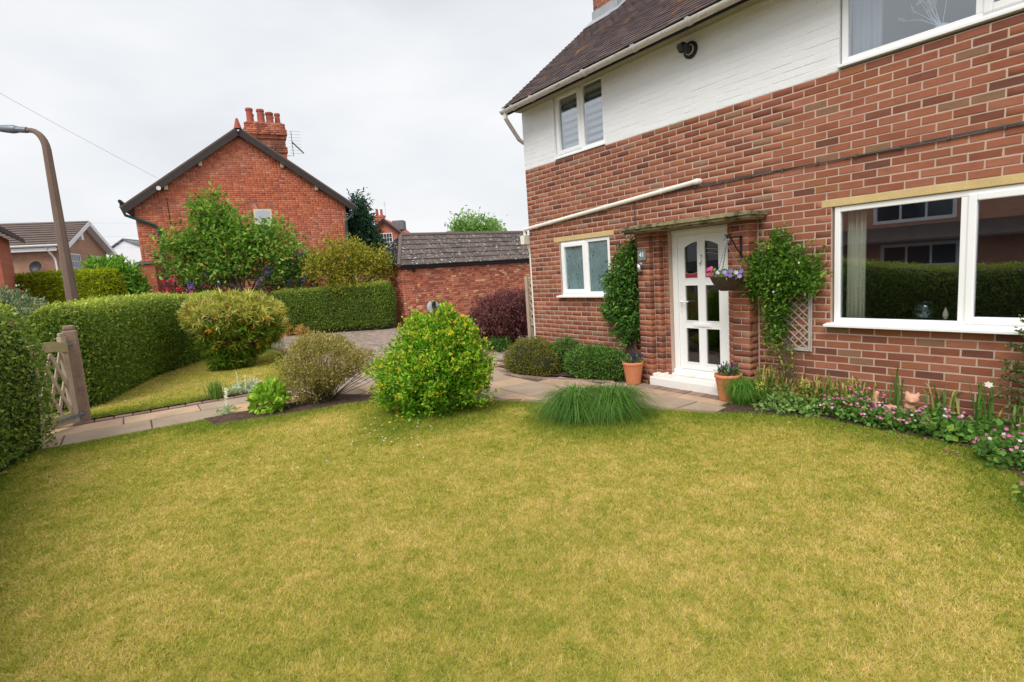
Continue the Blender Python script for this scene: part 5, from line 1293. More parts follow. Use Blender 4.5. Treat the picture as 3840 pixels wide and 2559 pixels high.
pt = mid + rn * .2; MB().lathe(pt + Zv * .12, [(.16, 0), (.13, .1), (.07, .32), (.05, .4), (0, .43)], 8).build('ridge_finial', M['pot_red'], rh)
# chimney
cc = np.array([-19.75, .28, 0]); cw, cdp = 1.6, .95
def chbox(mb, e, z0, z1): mb.obox(cc - ru * (cw / 2 + e) - rn * (cdp / 2 + e) + Zv * z0, ru, rn, Zv, cw + 2 * e, cdp + 2 * e, z1 - z0)
mb = MB(); chbox(mb, -.006, 6.2, 8.95); chm = mb.build('chimney', M['red_mortar'], rh)
T = []
M['sooty_brick'] = surf('sooty brick', None, .9, .2, 4, 60, .2, .4, 90, stains=((lin(60, 48, 50), 1.3, .40, .66, .85, (1, 1, .5)),))
vsb = variants('brick', RB, M['sooty_brick'], 20, var=.08)
for z0, z1, e in ((6.2, 7.7, 0), (7.7, 7.96, .05), (7.96, 8.3, 0), (8.3, 8.47, .05), (8.47, 8.72, .1), (8.72, 8.98, .05)):
    o_ = cc - ru * (cw / 2 + e) + rn * (cdp / 2 + e); T += brick_cells(o_, ru, rn, 0, cw + 2 * e, z1, z0, course=.085, bl=.24, jnt=.012)
    o_ = cc + ru * (cw / 2 + e) + rn * (cdp / 2 + e); T += brick_cells(o_, -rn, ru, 0, cdp + 2 * e, z1, z0, course=.085, bl=.24, jnt=.012)
pieces(chm, 'brick', 'brickwork', M['sooty_brick'], vsb, T, 60)
mb = MB(); chbox(mb, .02, 7.7, 7.96); chbox(mb, .02, 8.3, 8.98); chbox(mb, -.05, 8.98, 9.04); mb.build('corbelling', M['red_mortar'], chm)
for s_, o_, h_, r_ in ((-.55, .2, .62, .16), (-.5, -.22, .5, .15), (-.1, .2, .6, .17), (-.05, -.2, .55, .16), (.27, .15, .5, .17), (.32, -.2, .45, .16), (.62, -.1, .55, .13)):
    p_ = cc + ru * s_ + rn * o_ + Zv * 9.03
    MB().lathe(p_, [(r_, 0), (r_ * .92, .1), (r_ * .86, h_ - .12), (r_ * 1.02, h_ - .1), (r_ * 1.02, h_ - .03), (r_ * .9, h_), (r_ * .7, h_), (r_ * .7, h_ - .1), (0, h_ - .12)], 14).build('chimney_pot', M['pot_red'], chm)
ae = thing('tv_aerial', 'television aerial on the right side of the big chimney', 'aerial', tuple(cc + ru * (cw / 2 + .05) + Zv * 7.6))
p_ = cc + ru * (cw / 2) + rn * .3 + Zv * 7.62
mb = MB().tube([p_, p_ + ru * .3, p_ + ru * .3 + Zv * 1.1], .014, 6); p2_ = p_ + ru * .3 + Zv * .62
mb.build('mast', M['iron'], ae)
mb = MB().tube([p2_, p2_ + ru * .42 - Zv * .55 + rn * .3], .03, 6)
for k in range(8): mb.tube([p2_ + Zv * (-.5 + k * .14) - ru * .15, p2_ + Zv * (-.5 + k * .14) + ru * .4], .0045, 4)
mb.build('elements', M['iron'], ae)
# gutters, rainwater pipes and the corner pier
gl = at(-.38, EZ + .12, .12); MB().tube([gl + rn * .2, gl - rn * 9], .07, 8).build('gutter', M['fascia'], rh)
MB().tube([gl - Zv * .05, gl - Zv * .22, at(-.3, EZ - .38, .1), at(.62, EZ - .78, .1), at(.74, EZ - .95, .09), at(.74, 1.0, .09)], .055, 8).build('rainwater_pipe', M['green_pipe'], rh)
for z in (4.0, 2.7): MB().tube([at(.74, z, .09), at(.74, z + .1, .09)], .075, 8).build('pipe_collar', M['green_pipe'], rh)
grr = at(RW + .38, EZ + .12, .12); MB().tube([grr + rn * .2, grr - rn * 9], .07, 8).build('gutter', M['fascia'], rh)
MB().tube([grr + Zv * .35, grr - Zv * .22, at(RW + .25, EZ - .5, .1), at(RW - .06, EZ - .78, .1), at(RW - .06, 1.0, .09)], .065, 8).build('rainwater_pipe', M['green_pipe'], rh)
MB().obox(at(-.18, 0, -.1), ru, rn, Zv, .62, .42, 2.9).build('corner_pier', far_brick('pier brick', lin(196, 104, 78), lin(178, 92, 68), lin(140, 100, 84), tuple(ru), .24, .085), rh)
MB().obox(at(-.24, 2.9, -.14), ru, rn, Zv, .74, .52, .1).build('pier_cap', M['slate'], rh)
MB().tube([at(1.15, EZ + .3, .02), at(1.15, 2.2, .02)], .012, 5).build('cable', M['iron'], rh)
MB().lathe(at(.95, EZ + .62, .28), [(.08, 0), (.08, .05)], 12, tuple(rn)).build('cable_box', M['white_board'], rh)

# ================================================================== FAR HOUSES
fh = thing('far_brick_house', 'brown brick house with tiled roof and white bargeboards across the road', 'house', (-35, -9, 0))
A0 = np.array([-31.2, -8.45, 0]); B0 = np.array([-37.45, -6.55, 0]); C0_ = np.array([-33.9, -14.5, 0])
fu = unit(B0 - A0); FWd = np.linalg.norm(B0 - A0); fv = np.array([fu[1], -fu[0], 0]); fv = fv if fv[1] < 0 else -fv     # fv: along the long wall to the left
FBM = far_brick('far brown brick', lin(176, 132, 106), lin(160, 116, 92), lin(186, 160, 138), tuple(fv)); FBM2 = far_brick('far gable brick', lin(176, 132, 106), lin(160, 116, 92), lin(186, 160, 138), tuple(fu))
FE = 4.72; FA = 6.25
MB().obox(A0, fu, fv, Zv, FWd, 11, FE).build('wall', FBM, fh)
MB().prism([tuple(A0 + Zv * FE), tuple(B0 + Zv * FE), tuple((A0 + B0) / 2 + Zv * FA)], tuple(fv * .3)).build('gable', FBM2, fh)
mid_ = (A0 + B0) / 2 + Zv * (FA + .08); fs = (FA - FE) / (FWd / 2)
for sgn in (-1, 1):
    d_ = fu * sgn - Zv * fs; k_ = np.linalg.norm(d_); d_ /= k_; n_r = np.cross(d_, fv); n_r = n_r if n_r[2] > 0 else -n_r; LL = FWd / 2 * k_ + .45
    rs = MB().obox(mid_ - fv * .45, d_, fv, n_r, LL, 12, .05).build('roof_slope', M['brown_tile'], fh)
    nrow = 11; mb = MB()
    for r_ in range(nrow): mb.obox(mid_ - fv * .45 + d_ * (LL * r_ / nrow) + n_r * .05, d_ * 1.0, fv, n_r, LL / nrow * .98, 12, .03 + .0) if False else mb.prism([tuple(mid_ - fv * .45 + d_ * (LL * r_ / nrow) + n_r * .05), tuple(mid_ - fv * .45 + d_ * (LL * (r_ + 1) / nrow) + n_r * .05), tuple(mid_ - fv * .45 + d_ * (LL * (r_ + 1) / nrow) + n_r * .1)], tuple(fv * 12))
    mb.build('tile_courses', M['brown_tile'], rs, kind='stuff')
    MB().obox(mid_ - fv * .47 - n_r * .2, d_, fv, n_r, LL + .05, .05, .24).build('bargeboard', M['white_board'], fh)
    MB().obox(mid_ - fv * .43 - n_r * .1, d_, fv, n_r, LL, .42, .03).build('verge_soffit', M['white_board'], fh)
ga = A0 - fu * .4 + Zv * (FE - .12)
MB().obox(ga - Zv * .18, fv, fu, Zv, 11, .05, .22).build('fascia', M['white_board'], fh)
MB().tube([ga - fu * .08 + Zv * .1 - fv * .3, ga - fu * .08 + Zv * .1 + fv * 11], .07, 8).build('gutter', M['gutter'], fh)
MB().tube([ga - fu * .05 + fv * .45, ga + fu * .3 + fv * .3 - Zv * .5, A0 - fu * .06 + fv * .25 + Zv * (FE - .8), A0 - fu * .06 + fv * .25], .05, 8).build('downpipe', M['white_board'], fh)
def farwin(parent, o, u, n_, x0, x1, z0, z1, cols, rows, pm='dark_pane', fm='white_board', f_=.05, gap=.02):
    o, u, n_ = map(lambda q: np.array(q, float), (o, u, n_))
    mb = MB(); mb.obox(o + u * x0 + Zv * z0 + n_ * .0, u, n_, Zv, x1 - x0, .05, f_).obox(o + u * x0 + Zv * (z1 - f_), u, n_, Zv, x1 - x0, .05, f_)
    mb.obox(o + u * x0 + Zv * (z0 + f_), u, n_, Zv, f_, .05, z1 - z0 - 2 * f_).obox(o + u * (x1 - f_) + Zv * (z0 + f_), u, n_, Zv, f_, .05, z1 - z0 - 2 * f_)
    wn_ = mb.build('window', M[fm], parent)
    cwid = (x1 - x0 - 2 * f_) / cols; rh_ = (z1 - z0 - 2 * f_) / rows
    for i in range(cols):
        for j in range(rows): MB().obox(o + u * (x0 + f_ + i * cwid + gap) + Zv * (z0 + f_ + j * rh_ + gap) + n_ * .012, u, n_, Zv, cwid - 2 * gap, .01, rh_ - 2 * gap).build('pane', M[pm], wn_)
    MB().obox(o + u * (x0 + f_) + Zv * (z0 + f_) + n_ * .002, u, n_, Zv, x1 - x0 - 2 * f_, .008, z1 - z0 - 2 * f_).build('glazing_bars', M[fm], wn_)
    return wn_
farwin(fh, A0, fu, -fv, .35, 2.35, 2.75, 4.35, 6, 4); farwin(fh, A0, fu, -fv, 3.5, 5.3, 3.0, 4.35, 4, 3)
MB().obox(A0 + fu * 2.35 - fv * .06 + Zv * 5.2, fu, -fv, Zv, .3, .2, .36).build('lantern', M['white_board'], fh)
MB().obox(A0 - fu * .02 + fv * .3 + Zv * 4.3, fv, -fu, Zv, .22, .1, .25).build('alarm_box', M['yellow'], fh)
dp = A0 - fu * .35 + fv * 1.05 + Zv * 3.6
MB().lathe(dp, [(.0, -.03), (.16, 0), (.26, .04), (.3, .08), (.27, .06), (.15, .02), (0, -.01)], 20, tuple(unit(-fu * .8 + np.array([.3, -.3, .35])))).tube([dp, dp + fu * .3 - Zv * .35], .025, 6).tube([dp - Zv * .25, dp - fu * .2 + fv * .35 - Zv * .28], .02, 5).build('satellite_dish', M['black'], fh)

wh = thing('white_house', 'white rendered gable house with slate roof in the distance', 'house', (-49, -5.4, 0))
WA, WB = np.array([-48.9, -7.0, 0]), np.array([-47.0, -3.7, 0]); wu = unit(WB - WA); wn2 = np.array([wu[1], -wu[0], 0]); wW = np.linalg.norm(WB - WA)
MB().prism([tuple(WA), tuple(WB + wu), tuple(WB + wu + Zv * 5.0), tuple(WA + wu * 1.9 + Zv * 6.35), tuple(WA + Zv * 5.2)], tuple(-wn2 * 8)).build('wall', M['white_render'], wh)
for p0_, p1_ in ((WA + wu * 1.9 + Zv * 6.42, WB + wu * 1.2 + Zv * 4.95), (WA + wu * 1.9 + Zv * 6.42, WA - wu * .2 + Zv * 5.15)):
    d_ = p1_ - p0_; L_ = np.linalg.norm(d_); d_ /= L_; MB().obox(p0_ + wn2 * .12, d_, -wn2, np.cross(d_, wn2), L_, 8.2, .09).build('roof_slope', M['slate'], wh)
w2 = thing('white_garage', 'low white garage door glimpsed between the laurel and the red house', 'garage', (-42, -4.6, 0))
MB().box(-44, -6.0, 0, -42, -3.0, 2.3).build('door', M['white_render'], w2); 
for k in range(5): MB().box(-41.99, -5.7 + k * .5, 1.4, -41.97, -5.35 + k * .5, 1.62).build('door_light', M['dark_pane'], w2)
MB().prism([(-44.2, -6.2, 2.3), (-41.7, -6.2, 2.3), (-43, -6.2, 3.0)], (0, 3.4, 0)).build('roof', M['slate'], w2)

dg = thing('distant_gabled_house', 'distant red brick gable with white arched window between the trees', 'house', (-36, 12.5, 0))
DA, DB = np.array([-36.35, 11.25, 0]), np.array([-34.75, 13.5, 0]); du = unit(DB - DA); dn = np.array([du[1], -du[0], 0]); dW = np.linalg.norm(DB - DA)
DBM = far_brick('distant brick', lin(196, 112, 86), lin(182, 98, 74), lin(160, 120, 104), tuple(du))
MB().prism([tuple(DA), tuple(DB), tuple(DB + Zv * 5.1), tuple((DA + DB) / 2 - du * .15 + Zv * 6.5), tuple(DA + Zv * 5.3)], tuple(-dn * 7)).build('wall', DBM, dg)
dm = (DA + DB) / 2 - du * .15 + Zv * 6.6
for p1_ in (DA - du * .3 + Zv * 5.2, DB + du * .45 + Zv * 4.85):
    d_ = p1_ - dm; L_ = np.linalg.norm(d_); d_ /= L_; n_r = np.cross(d_, dn); n_r = n_r if n_r[2] > 0 else -n_r
    MB().obox(dm + dn * .25 - n_r * .06, d_, -dn, n_r, L_, 7.4, .12).build('roof_slope', M['pot_red'], dg)
    MB().obox(dm + dn * .27 - n_r * .16, d_, dn, n_r, L_, .05, .2).build('bargeboard', M['fascia'], dg)
farwin(dg, DA, du, dn, .85, 1.85, 4.35, 5.45, 4, 3); MB().obox(DA + du * .75 + Zv * 4.2, du, dn, Zv, 1.2, .08, .1).build('sill', M['pot_red'], dg)
dc = DA - dn * 1.2 + du * .35; mb = MB().obox(dc + Zv * 5.5, du, dn, Zv, .75, .6, 1.35).obox(dc - du * .05 - dn * .05 + Zv * 6.85, du, dn, Zv, .85, .7, .15).build('chimney', DBM, dg)
for k in range(2): MB().lathe(dc + du * (.2 + .36 * k) + dn * .3 + Zv * 7.0, [(.12, 0), (.1, .4), (.12, .5), (0, .5)], 10).build('chimney_pot', M['pot_red'], dg)
MB().obox(DB - dn * 1.5 - du * .9 + Zv * 5.7, du, dn, Zv, .9, 1.2, .75).build('dormer', M['slate'], dg)
MB().tube([DA + du * 1.0 - dn * 2 + Zv * 6.4, DA + du * 1.0 - dn * 2 + Zv * 8.3], .02, 5).tube([DA + du * .85 - dn * 2 + Zv * 8.0, DA + du * 1.15 - dn * 2 + Zv * 8.1], .02, 5).build('aerial', M['wire'], dg)
for q in (.35, .95): MB().obox(DA + du * (1.0 + q) + Zv * 3.6, du, dn, Zv, .16, .03, .18).build('vent', M['dark_pane'], dg)
ob = thing('slate_outhouse', 'low slate roofed outbuilding behind the hedge beside the garage', 'outbuilding', (-21, 6, 0))
OA, OB = np.array([-21.7, 5.0, 0]), np.array([-19.8, 7.6, 0]); ou = unit(OB - OA); on = np.array([ou[1], -ou[0], 0]); oW = np.linalg.norm(OB - OA)
MB().obox(OA, ou, -on, Zv, oW, 3, 2.0).build('wall', M['white_render'], ob)
MB().prism([tuple(OA + on * .25 + Zv * 1.98), tuple(OA + on * .25 + Zv * 2.06), tuple(OA - on * 1.3 + Zv * 2.66), tuple(OA - on * 1.3 + Zv * 2.5)], tuple(ou * oW)).build('roof', M['slate'], ob)
MB().obox(OA + on * .22 + Zv * 1.86, ou, on, Zv, oW, .05, .14).build('fascia', M['fascia'], ob)
farwin(ob, OA, ou, on, .35, 1.0, 1.1, 1.8, 2, 1, 'pale_pane')
lb = thing('edge_brick_house', 'strip of red brick house wall at the far left edge', 'house', (-13, -9.5, 0))
LBM = far_brick('edge brick', lin(196, 108, 80), lin(180, 94, 70), lin(160, 116, 98), (0, 1))
MB().box(-13.4, -16, 0, -11.42, -8.36, 3.5).build('wall', LBM, lb)
MB().prism([(-11.2, -8.1, 3.45), (-11.2, -8.1, 3.58), (-11.2, -11, 5.6), (-11.2, -11, 5.4)], (-3, 0, 0)).build('roof', M['bargeboard'], lb)

# ================================================================== STREET LAMP AND WIRES
lp = thing('street_lamp', 'leaning brown concrete street lamp with grey lantern at left', 'street lamp', (-7.08, -6.78, 0))
bx_, by_ = -7.08, -6.78; adir = np.array([-.62, -.78, 0])
pts_ = [(bx_, by_, -.1)] + [(bx_, by_, z) for z in np.linspace(.6, 4.75, 6)]; rad = [.125] + list(np.linspace(.118, .074, 6))
p0_ = np.array([bx_, by_, 4.75])
for k in range(1, 8):
    a_ = math.pi / 2 * k / 7; pts_.append(tuple(p0_ + adir * (.32 * (1 - math.cos(a_))) + Zv * (.40 * math.sin(a_)))); rad.append(.074 - .004 * k)
pts_.append(tuple(p0_ + adir * .37 + Zv * .405)); rad.append(.046)
MB().tube(pts_, rad, 8).build('post', M['concrete_post'], lp)
e0 = p0_ + adir * .35 + Zv * .405; hd = unit(adir + Zv * .14)
MB().tube([e0, e0 + hd * .2], .06, 10).build('bracket', M['grey_metal'], lp)
MB().lathe(e0 + hd * .18, [(.03, 0), (.07, .03), (.085, .12), (.075, .3), (.05, .55), (.0, .75)], 12, tuple(hd)).build('lantern', M['grey_metal'], lp, smooth=True)
def wire(lab, a_, b_, sag, r_, name='overhead_wire'):
    a_, b_ = np.array(a_, float), np.array(b_, float)
    tag(MB().tube([a_ + (b_ - a_) * t_ - Zv * sag * 4 * t_ * (1 - t_) for t_ in np.linspace(0, 1, 24)], r_, 5).build(name, M['wire'], None), lab, 'wire')
wire('telephone wire running down to the bargeboard of the red house', (-2.0, -12.5, 8.2), (-18.35, -4.25, 6.25), .12, .005)
for k, (za, zb_, lb_) in enumerate(((8.35, 7.15, 'uppermost thin power line across the sky behind the street lamp'), (7.0, 6.35, 'second power line from the top, left of the red house'), (6.5, 5.9, 'third power line from the top, left of the red house'), (6.0, 5.5, 'lowest power line, just above the white house roof'))):
    wire(lb_, (-50, -18, za), (-42, 2, zb_), .2, .009)

# ================================================================== BACKGROUND TREES AND SHRUBS
GT = PAL((110, 146, 52, 4), (94, 130, 46, 4), (134, 166, 66, 3), (76, 108, 42, 2.5), (160, 122, 60, .7))
def tree(name, label, base, top, trunk_r, crowns, leaf, pal, k=9, spread=.16, matk='leaf', limbs=16, group=None, upb=.1, cat='tree', shell=(.35, 1.0), lob=.25):
    th = thing(name, label, cat, base, group); parts = []; tips = []
    for c_, r_, n_ in crowns:
        P, D = blob_points(c_, r_, n_, shell, lob, 2.2); parts.append(clusters(P, D, k, spread, leaf[0], leaf[1], pal, upb, .5, .2)); tips.append(P[rng.choice(len(P), 4)]); tips.append(np.array([c_]))
    v, f, c = join(parts); mk('crown', v, f, M[matk], th, C=c, kind='stuff')
    base = np.array(base, float); top = np.array(top, float); tips = np.concatenate(tips); mb = MB()
    mb.tube([base - Zv * .1, base * .6 + top * .4 + [.05, -.05, 0], top], [trunk_r, trunk_r * .75, trunk_r * .3], 8)
    for p_ in tips[rng.choice(len(tips), min(limbs, len(tips)), replace=False)]:
        s0 = base + (top - base) * random.uniform(.25, .8); m_ = (s0 + p_) / 2 + Zv * .1
        mb.tube([s0, m_, p_], [trunk_r * .5, trunk_r * .3, trunk_r * .08], 5)
    mb.build('trunk', M['bark'], th); return th
tree('garden_tree', 'spreading leafy green tree in front of the red gabled house', (-13.2, -2.2, 0), (-13.7, -2.9, 3.6), .1,
     [((-14.0, -3.05, 4.45), (.5, .55, .45), 90), ((-14.0, -2.95, 3.9), (.75, .8, .45), 150), ((-14.5, -3.75, 3.5), (.6, .65, .4), 100), ((-13.4, -2.2, 3.5), (.7, .7, .4), 110), ((-13.7, -2.7, 3.2), (.9, .9, .45), 150), ((-14.5, -3.9, 3.0), (.55, .6, .4), 85), ((-14.75, -4.15, 3.3), (.32, .32, .24), 30), ((-14.6, -4.15, 2.5), (.35, .4, .26), 36),
      ((-12.9, -1.6, 3.0), (.65, .7, .45), 100), ((-13.5, -2.5, 2.5), (.9, 1.0, .4), 130), ((-12.4, -1.0, 2.6), (.5, .55, .4), 70), ((-14.1, -3.6, 2.3), (.6, .7, .35), 70), ((-12.55, -1.15, 2.0), (.5, .5, .3), 60), ((-12.7, -1.3, 3.6), (.3, .35, .22), 24)],
     (.17, .09), GT, 9, .16, shell=(.5, 1.1), lob=.35, limbs=26)
tree('golden_bush', 'olive gold layered bush beside the red gabled house', (-10.9, .3, 0), (-11.0, .4, 2.5), .08,
     [((-10.9, .42, 2.6), (.8, .85, .5), 230), ((-11.2, .0, 2.2), (.8, .9, .45), 220), ((-10.4, 1.1, 2.35), (.6, .65, .38), 140), ((-11.4, -.35, 2.4), (.4, .4, .3), 60), ((-10.7, .6, 1.8), (.9, 1.0, .4), 200), ((-10.25, 1.45, 2.1), (.35, .35, .22), 40)],
     (.11, .05), PAL((142, 138, 42, 4), (122, 124, 38, 3), (160, 154, 56, 2), (98, 102, 36, 3)), 9, .13, 'leaf', cat='shrub', lob=.2)
def bloom(name, label, blobs, leafpal, fpal, nf, fr, leaf=(.12, .04)):
    b0 = blobs[0][0]; th = thing(name, label, 'shrub', (b0[0], b0[1], 0)); parts = []; FP = []
    for c_, r_, n_ in blobs:
        P, D = blob_points(c_, r_, n_, (.5, 1), .2, 3); parts.append(clusters(P, D, 8, .1, leaf[0], leaf[1], leafpal, .2)); Q, _ = blob_points(c_, r_, nf, (.95, 1.1), .2, 3); FP.append(Q)
    v, f, c = join(parts); mk('foliage', v, f, M['leaf'], th, C=c, kind='stuff'); FP = np.concatenate(FP)
    FP = FP[rng.choice(len(FP), min(len(FP), nf), replace=False)]
    k = 16; v, f, c = leaves(np.repeat(FP, k, 0) + rng.normal(0, fr * .45, (len(FP) * k, 3)), rvec(len(FP) * k), fr * .8, fr * .6, np.clip(np.repeat(tint(fpal, len(FP), .12), k, 0) * (1 + rng.uniform(-.12, .12, (len(FP) * k, 1))), 0, 1))
    mk('flowers', v, f, M['petal'], th, C=c, kind='stuff')
    stems((b0[0], b0[1], 0), FP, 12, .02).build('stems', M['bark'], th)
DKL = PAL((62, 84, 40, 3), (50, 72, 38, 3), (80, 100, 48, 1))
bloom('rhododendron', 'bright pink flowering rhododendron behind the hedge, left of the leafy tree', [((-14.3, -4.35, 1.75), (.35, .42, .4), 70), ((-13.9, -3.7, 1.6), (.3, .4, .3), 40)], DKL, PAL((226, 60, 110, 2), (206, 44, 92, 1), (236, 96, 140, 1)), 34, .13)
bloom('rhododendron', 'red flowering shrub low between the leafy tree and the golden bush', [((-11.75, -.8, 1.65), (.3, .42, .22), 60), ((-12.5, -1.8, 1.6), (.3, .4, .2), 40)], DKL, PAL((206, 48, 70, 2), (186, 36, 60, 1)), 20, .09)
bloom('lilac_shrub', 'dark shrub with mauve blue flowers between the leafy tree and the golden bush', [((-12.1, -.85, 2.1), (.4, .45, .6), 160), ((-12.5, -1.5, 1.9), (.5, .6, .45), 140), ((-13.7, -3.4, 1.8), (.5, .7, .35), 120)], DKL, PAL((150, 130, 206, 2), (128, 112, 190, 2), (170, 152, 216, 1)), 44, .09)
bloom('pink_shrub', 'small pink flowering bush in front of the slate outbuilding', [((-18.9, 5.4, 1.9), (.5, .5, .35), 60)], GT, PAL((214, 130, 190, 2), (196, 110, 170, 1)), 16, .1)
shrub('laurel', 'rounded bright green laurel beyond the conifer hedge, beside the red house', 'shrub', (-15.4, -6.2, 0), [((-15.35, -6.15, 1.95), (.8, .85, .92), 800), ((-15.6, -6.5, 2.1), (.5, .5, .5), 160)], 'leaf_gloss', (.17, .07), PAL((98, 138, 42, 4), (84, 122, 38, 3), (120, 158, 58, 3), (66, 100, 34, 1)), 9, .1, 0, core=.7, shell=(.72, 1.02))
shrub('grey_leaved_shrub', 'grey green variegated shrub at the left edge behind the near hedge', 'shrub', (-9.9, -8.2, 0), [((-9.9, -8.3, 1.35), (.75, .75, .65), 700), ((-9.3, -7.7, 1.0), (.5, .5, .55), 360)], 'leaf_gloss', (.1, .04), PAL((112, 126, 92, 3), (92, 108, 78, 3), (146, 156, 118, 2), (74, 90, 62, 2), (170, 80, 70, .25)), 9, .07, 10, core=.66, shell=(.7, 1.03))
tree('dark_conifer', 'dark blue green conifer just right of the red house', (-18.9, 4.1, 0), (-19.0, 4.1, 5.6), .14, [((-19.0, 4.1, 5.3), (.3, .3, .6), 90), ((-19.0, 4.05, 4.5), (.6, .65, .5), 200), ((-18.9, 4.1, 3.7), (.85, .9, .5), 260), ((-18.9, 4.15, 2.9), (1.0, 1.05, .55), 260), ((-18.9, 4.1, 2.0), (1.1, 1.1, .6), 150)],
     (.26, .07), PAL((50, 78, 56, 3), (40, 66, 48, 3), (64, 92, 64, 2)), 9, .16, 'leaf_matt', upb=-.3)
tree('distant_tree', 'feathery treetop showing above the garage roof', (-19.7, 11.2, 0), (-19.7, 11.2, 4.8), .14, [((-19.8, 11.1, 4.3), (1.0, 1.1, .7), 170), ((-19.4, 11.9, 4.0), (.9, .9, .5), 120), ((-20.1, 10.5, 4.0), (.7, .7, .45), 90)], (.26, .09), PAL((112, 146, 66, 3), (96, 130, 58, 3), (134, 164, 88, 2)), 8, .22)

# ================================================================== HOUSE OPPOSITE (seen reflected in the big window)
op = thing('opposite_house', 'brick house across the street with tiled porch roof, reflected in the big window', 'house', (-4, -35, 0))
OPM = far_brick('opposite brick', lin(204, 142, 112), lin(190, 128, 102), lin(206, 182, 166), (1, 0))
MB().box(-16, -42, 0, 6, -31, 5.2).build('wall', OPM, op)
MB().prism([(-16.3, -30.7, 5.1), (-16.3, -42.3, 5.1), (-16.3, -36.5, 8.6)], (22.6, 0, 0)).build('roof', M['brown_tile'], op)
MB().prism([(-15, -30.99, 3.3), (-15, -29.3, 2.5), (-15, -29.3, 2.38), (-15, -30.99, 2.38)], (20, 0, 0)).build('lean_to_roof', M['brown_tile'], op)
MB().prism([(-10.6, -29.2, 2.4), (-8.2, -29.2, 2.4), (-9.4, -29.2, 3.2)], (0, -.8, 0)).build('porch_gable', M['brown_tile'], op)
MB().bar((-10.8, -29.15, 2.32), (-9.4, -29.15, 3.28), .16, .05, (0, 1, 0)).bar((-8.0, -29.15, 2.32), (-9.4, -29.15, 3.28), .16, .05, (0, 1, 0)).build('porch_bargeboard', M['white_board'], op)
for x0, x1, z0, z1, c_, r_ in ((-13.6, -11.2, 3.4, 4.7, 2, 1), (-6.8, -2.8, 3.5, 4.9, 3, 1), (0, 3, 3.5, 4.9, 3, 1), (-6.4, -2.6, .9, 2.3, 3, 1), (0, 3, .9, 2.3, 3, 1), (-13.2, -11.2, .9, 2.2, 2, 1)): farwin(op, (0, -31, 0), (1, 0, 0), (0, 1, 0), x0, x1, z0, z1, c_, r_, f_=.13, gap=.06)
MB().box(-9.9, -30.99, 0, -8.9, -30.93, 2.1).build('front_door', M['white_board'], op)
op.location.z -= .62                              # the far side of the street lies lower

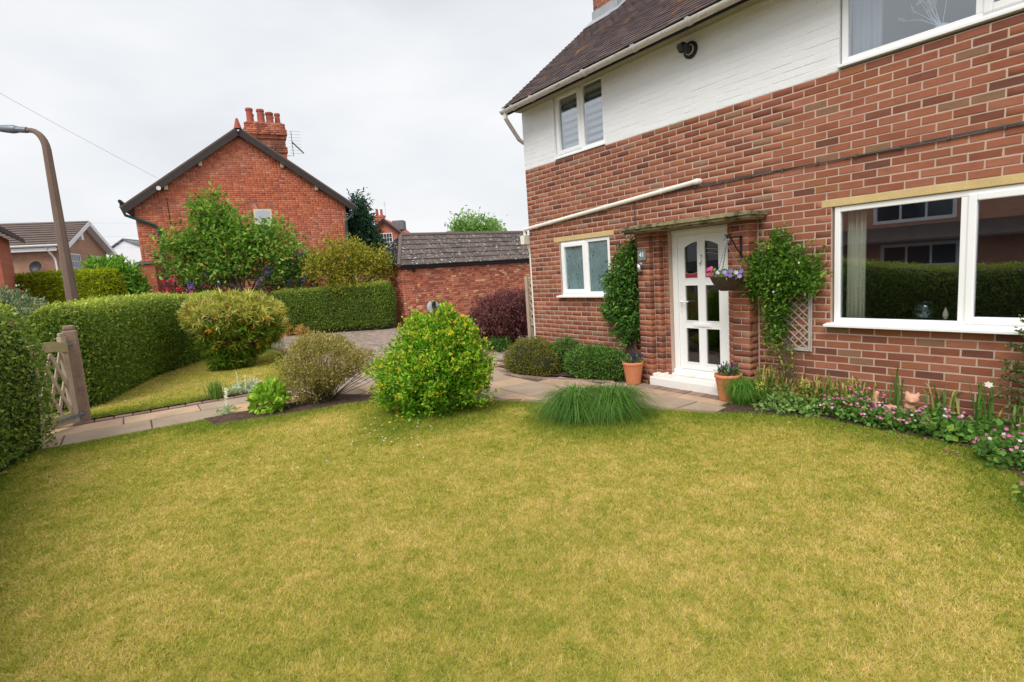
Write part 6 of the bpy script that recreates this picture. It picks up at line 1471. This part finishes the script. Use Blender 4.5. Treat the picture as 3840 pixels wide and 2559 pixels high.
# ================================================================== LAWN GRASS
def vnoise(xy, f, seed):
    r_ = np.random.default_rng(seed).random((256, 256)); p_ = xy * f + 1000; i_ = np.floor(p_).astype(int); t_ = p_ - i_; t_ = t_ * t_ * (3 - 2 * t_)
    g = lambda a, b: r_[(i_[:, 0] + a) % 256, (i_[:, 1] + b) % 256]
    return (g(0, 0) * (1 - t_[:, 0]) + g(1, 0) * t_[:, 0]) * (1 - t_[:, 1]) + (g(0, 1) * (1 - t_[:, 0]) + g(1, 1) * t_[:, 0]) * t_[:, 1] - .5
def lawn_grass(name, poly, n, rmax, hmul, near_bias):
    poly_a = np.array(poly); lo = poly_a.min(0); hi = poly_a.max(0); out = []
    while sum(len(o) for o in out) < n:
        m_ = 600000; Q = lo + rng.random((m_, 2)) * (hi - lo); P = np.concatenate([Q, np.full((m_, 1), .03)], 1)
        D_ = np.linalg.norm(P - CAM, axis=1)
        k_ = (rng.random(m_) < np.clip((near_bias / D_) ** 1.5, 0, 1)) & in_view(P, .2) & (D_ < rmax); P = P[k_]; P = P[inpoly(P[:, :2], poly)]; out.append(P)
    P = np.concatenate(out)[:n]; D_ = np.linalg.norm(P - CAM, axis=1); m_ = len(P)
    dry = .5 - .3 * np.exp(-(np.linalg.norm(P[:, :2] - [2.35, -3.95], axis=1) / .32) ** 2) + .26 * vnoise(P[:, :2], .55, 1) + .22 * vnoise(P[:, :2] @ np.array([[.8, -.6], [.6, .8]]), 1.7, 2) + .15 * vnoise(P[:, :2] @ np.array([[.6, .8], [-.8, .6]]), 5.5, 3) + .26 * vnoise(P[:, :2], 12, 4) + .34 * vnoise(P[:, :2] @ np.array([[.7, -.71], [.71, .7]]), 31, 5)
    # greener, longer grass along the edges and round the shrubs
    ed = np.full(m_, 9.0)
    for a_, b_ in zip(poly, poly[1:] + poly[:1]):
        a_, b_ = np.array(a_), np.array(b_); d_ = b_ - a_; t_ = np.clip(((P[:, :2] - a_) @ d_) / (d_ @ d_), 0, 1); ed = np.minimum(ed, np.linalg.norm(P[:, :2] - a_ - t_[:, None] * d_, axis=1))
    for c_, r_ in (((1.85, -3.0), .6), ((3.45, -1.9), .5)): ed = np.minimum(ed, np.maximum(0, np.linalg.norm(P[:, :2] - c_, axis=1) - r_))
    g_ = np.exp(-(ed / .38) ** 2); dry = np.clip(dry - g_ * .55 + rng.normal(0, .24, m_), 0, 1)
    gp = np.array(lin(172, 172, 70)); gd_ = np.array(lin(128, 146, 54)); st = np.array(lin(234, 210, 150)); ye = np.array(lin(198, 185, 92))
    kk = np.clip(dry, 0, 1); C = np.stack([np.interp(kk, [0, .3, .6, 1.0], [gd_[i], gp[i], ye[i], st[i]]) for i in range(3)], 1)
    C = np.clip(C * rng.uniform(.8, 1.22, (m_, 1)), 0, 1)
    h_ = (rng.uniform(.008, .021, m_) * hmul) * (1 + .7 * g_); wd = .0014 * np.clip(D_ / 2.6, 1, 4) * rng.uniform(.8, 1.3, m_)
    az = rng.uniform(0, 6.283, m_); az2 = az + rng.normal(1.57, .5, m_); ln = rng.uniform(.4, 2.0, m_) * h_
    sd = np.stack([np.cos(az), np.sin(az), np.zeros(m_)], 1) * wd[:, None]; tip = P + np.stack([np.cos(az2) * ln, np.sin(az2) * ln, h_], 1)
    V = np.stack([P - sd, P + sd, tip], 1).reshape(-1, 3); F = np.arange(m_ * 3).reshape(-1, 3)
    o = mk(name, V, F, M['grass'], None, C=np.repeat(C, 3, 0)); return tag(o, kind='stuff')
tag(lawn_grass('lawn_grass', LAWN, 1250000, 13, 1.0, 3.2), 'short patchy dry yellow green grass of the front lawn', 'grass')
tag(lawn_grass('side_lawn_grass', LAWN2, 120000, 22, 1.25, 9.0), 'short greener grass of the side lawn beyond the path', 'grass')
# daisies and dropped petals
P = np.concatenate([np.stack([rng.normal(2.4, .35, 26), rng.normal(-4.0, .3, 26), np.full(26, .065)], 1), np.stack([rng.uniform(-3.2, -1.8, 24), rng.uniform(-6.2, -4.6, 24), np.full(24, .07)], 1)])
v, f, c = flowers(P, np.tile([.1, -.1, 1.0], (len(P), 1)), .011, PAL((240, 240, 236, 1)), 6); tag(mk('daisies', v, f, M['petal'], None, C=c, kind='stuff'), 'tiny white daisies scattered in the lawns', 'flowers')
P = np.stack([rng.uniform(5.4, 6.9, 24), rng.normal(-.78, .1, 24), np.full(24, .06)], 1); P[:, 1] -= np.maximum(0, P[:, 0] - 6.2) * .8
v, f, c = flowers(P, np.tile([.1, -.1, 1.0], (24, 1)), .011, PAL((226, 120, 160, 1)), 4); tag(mk('fallen_petals', v, f, M['petal'], None, C=c, kind='stuff'), 'pink petals dropped on the lawn edge below the flowers', 'petals')
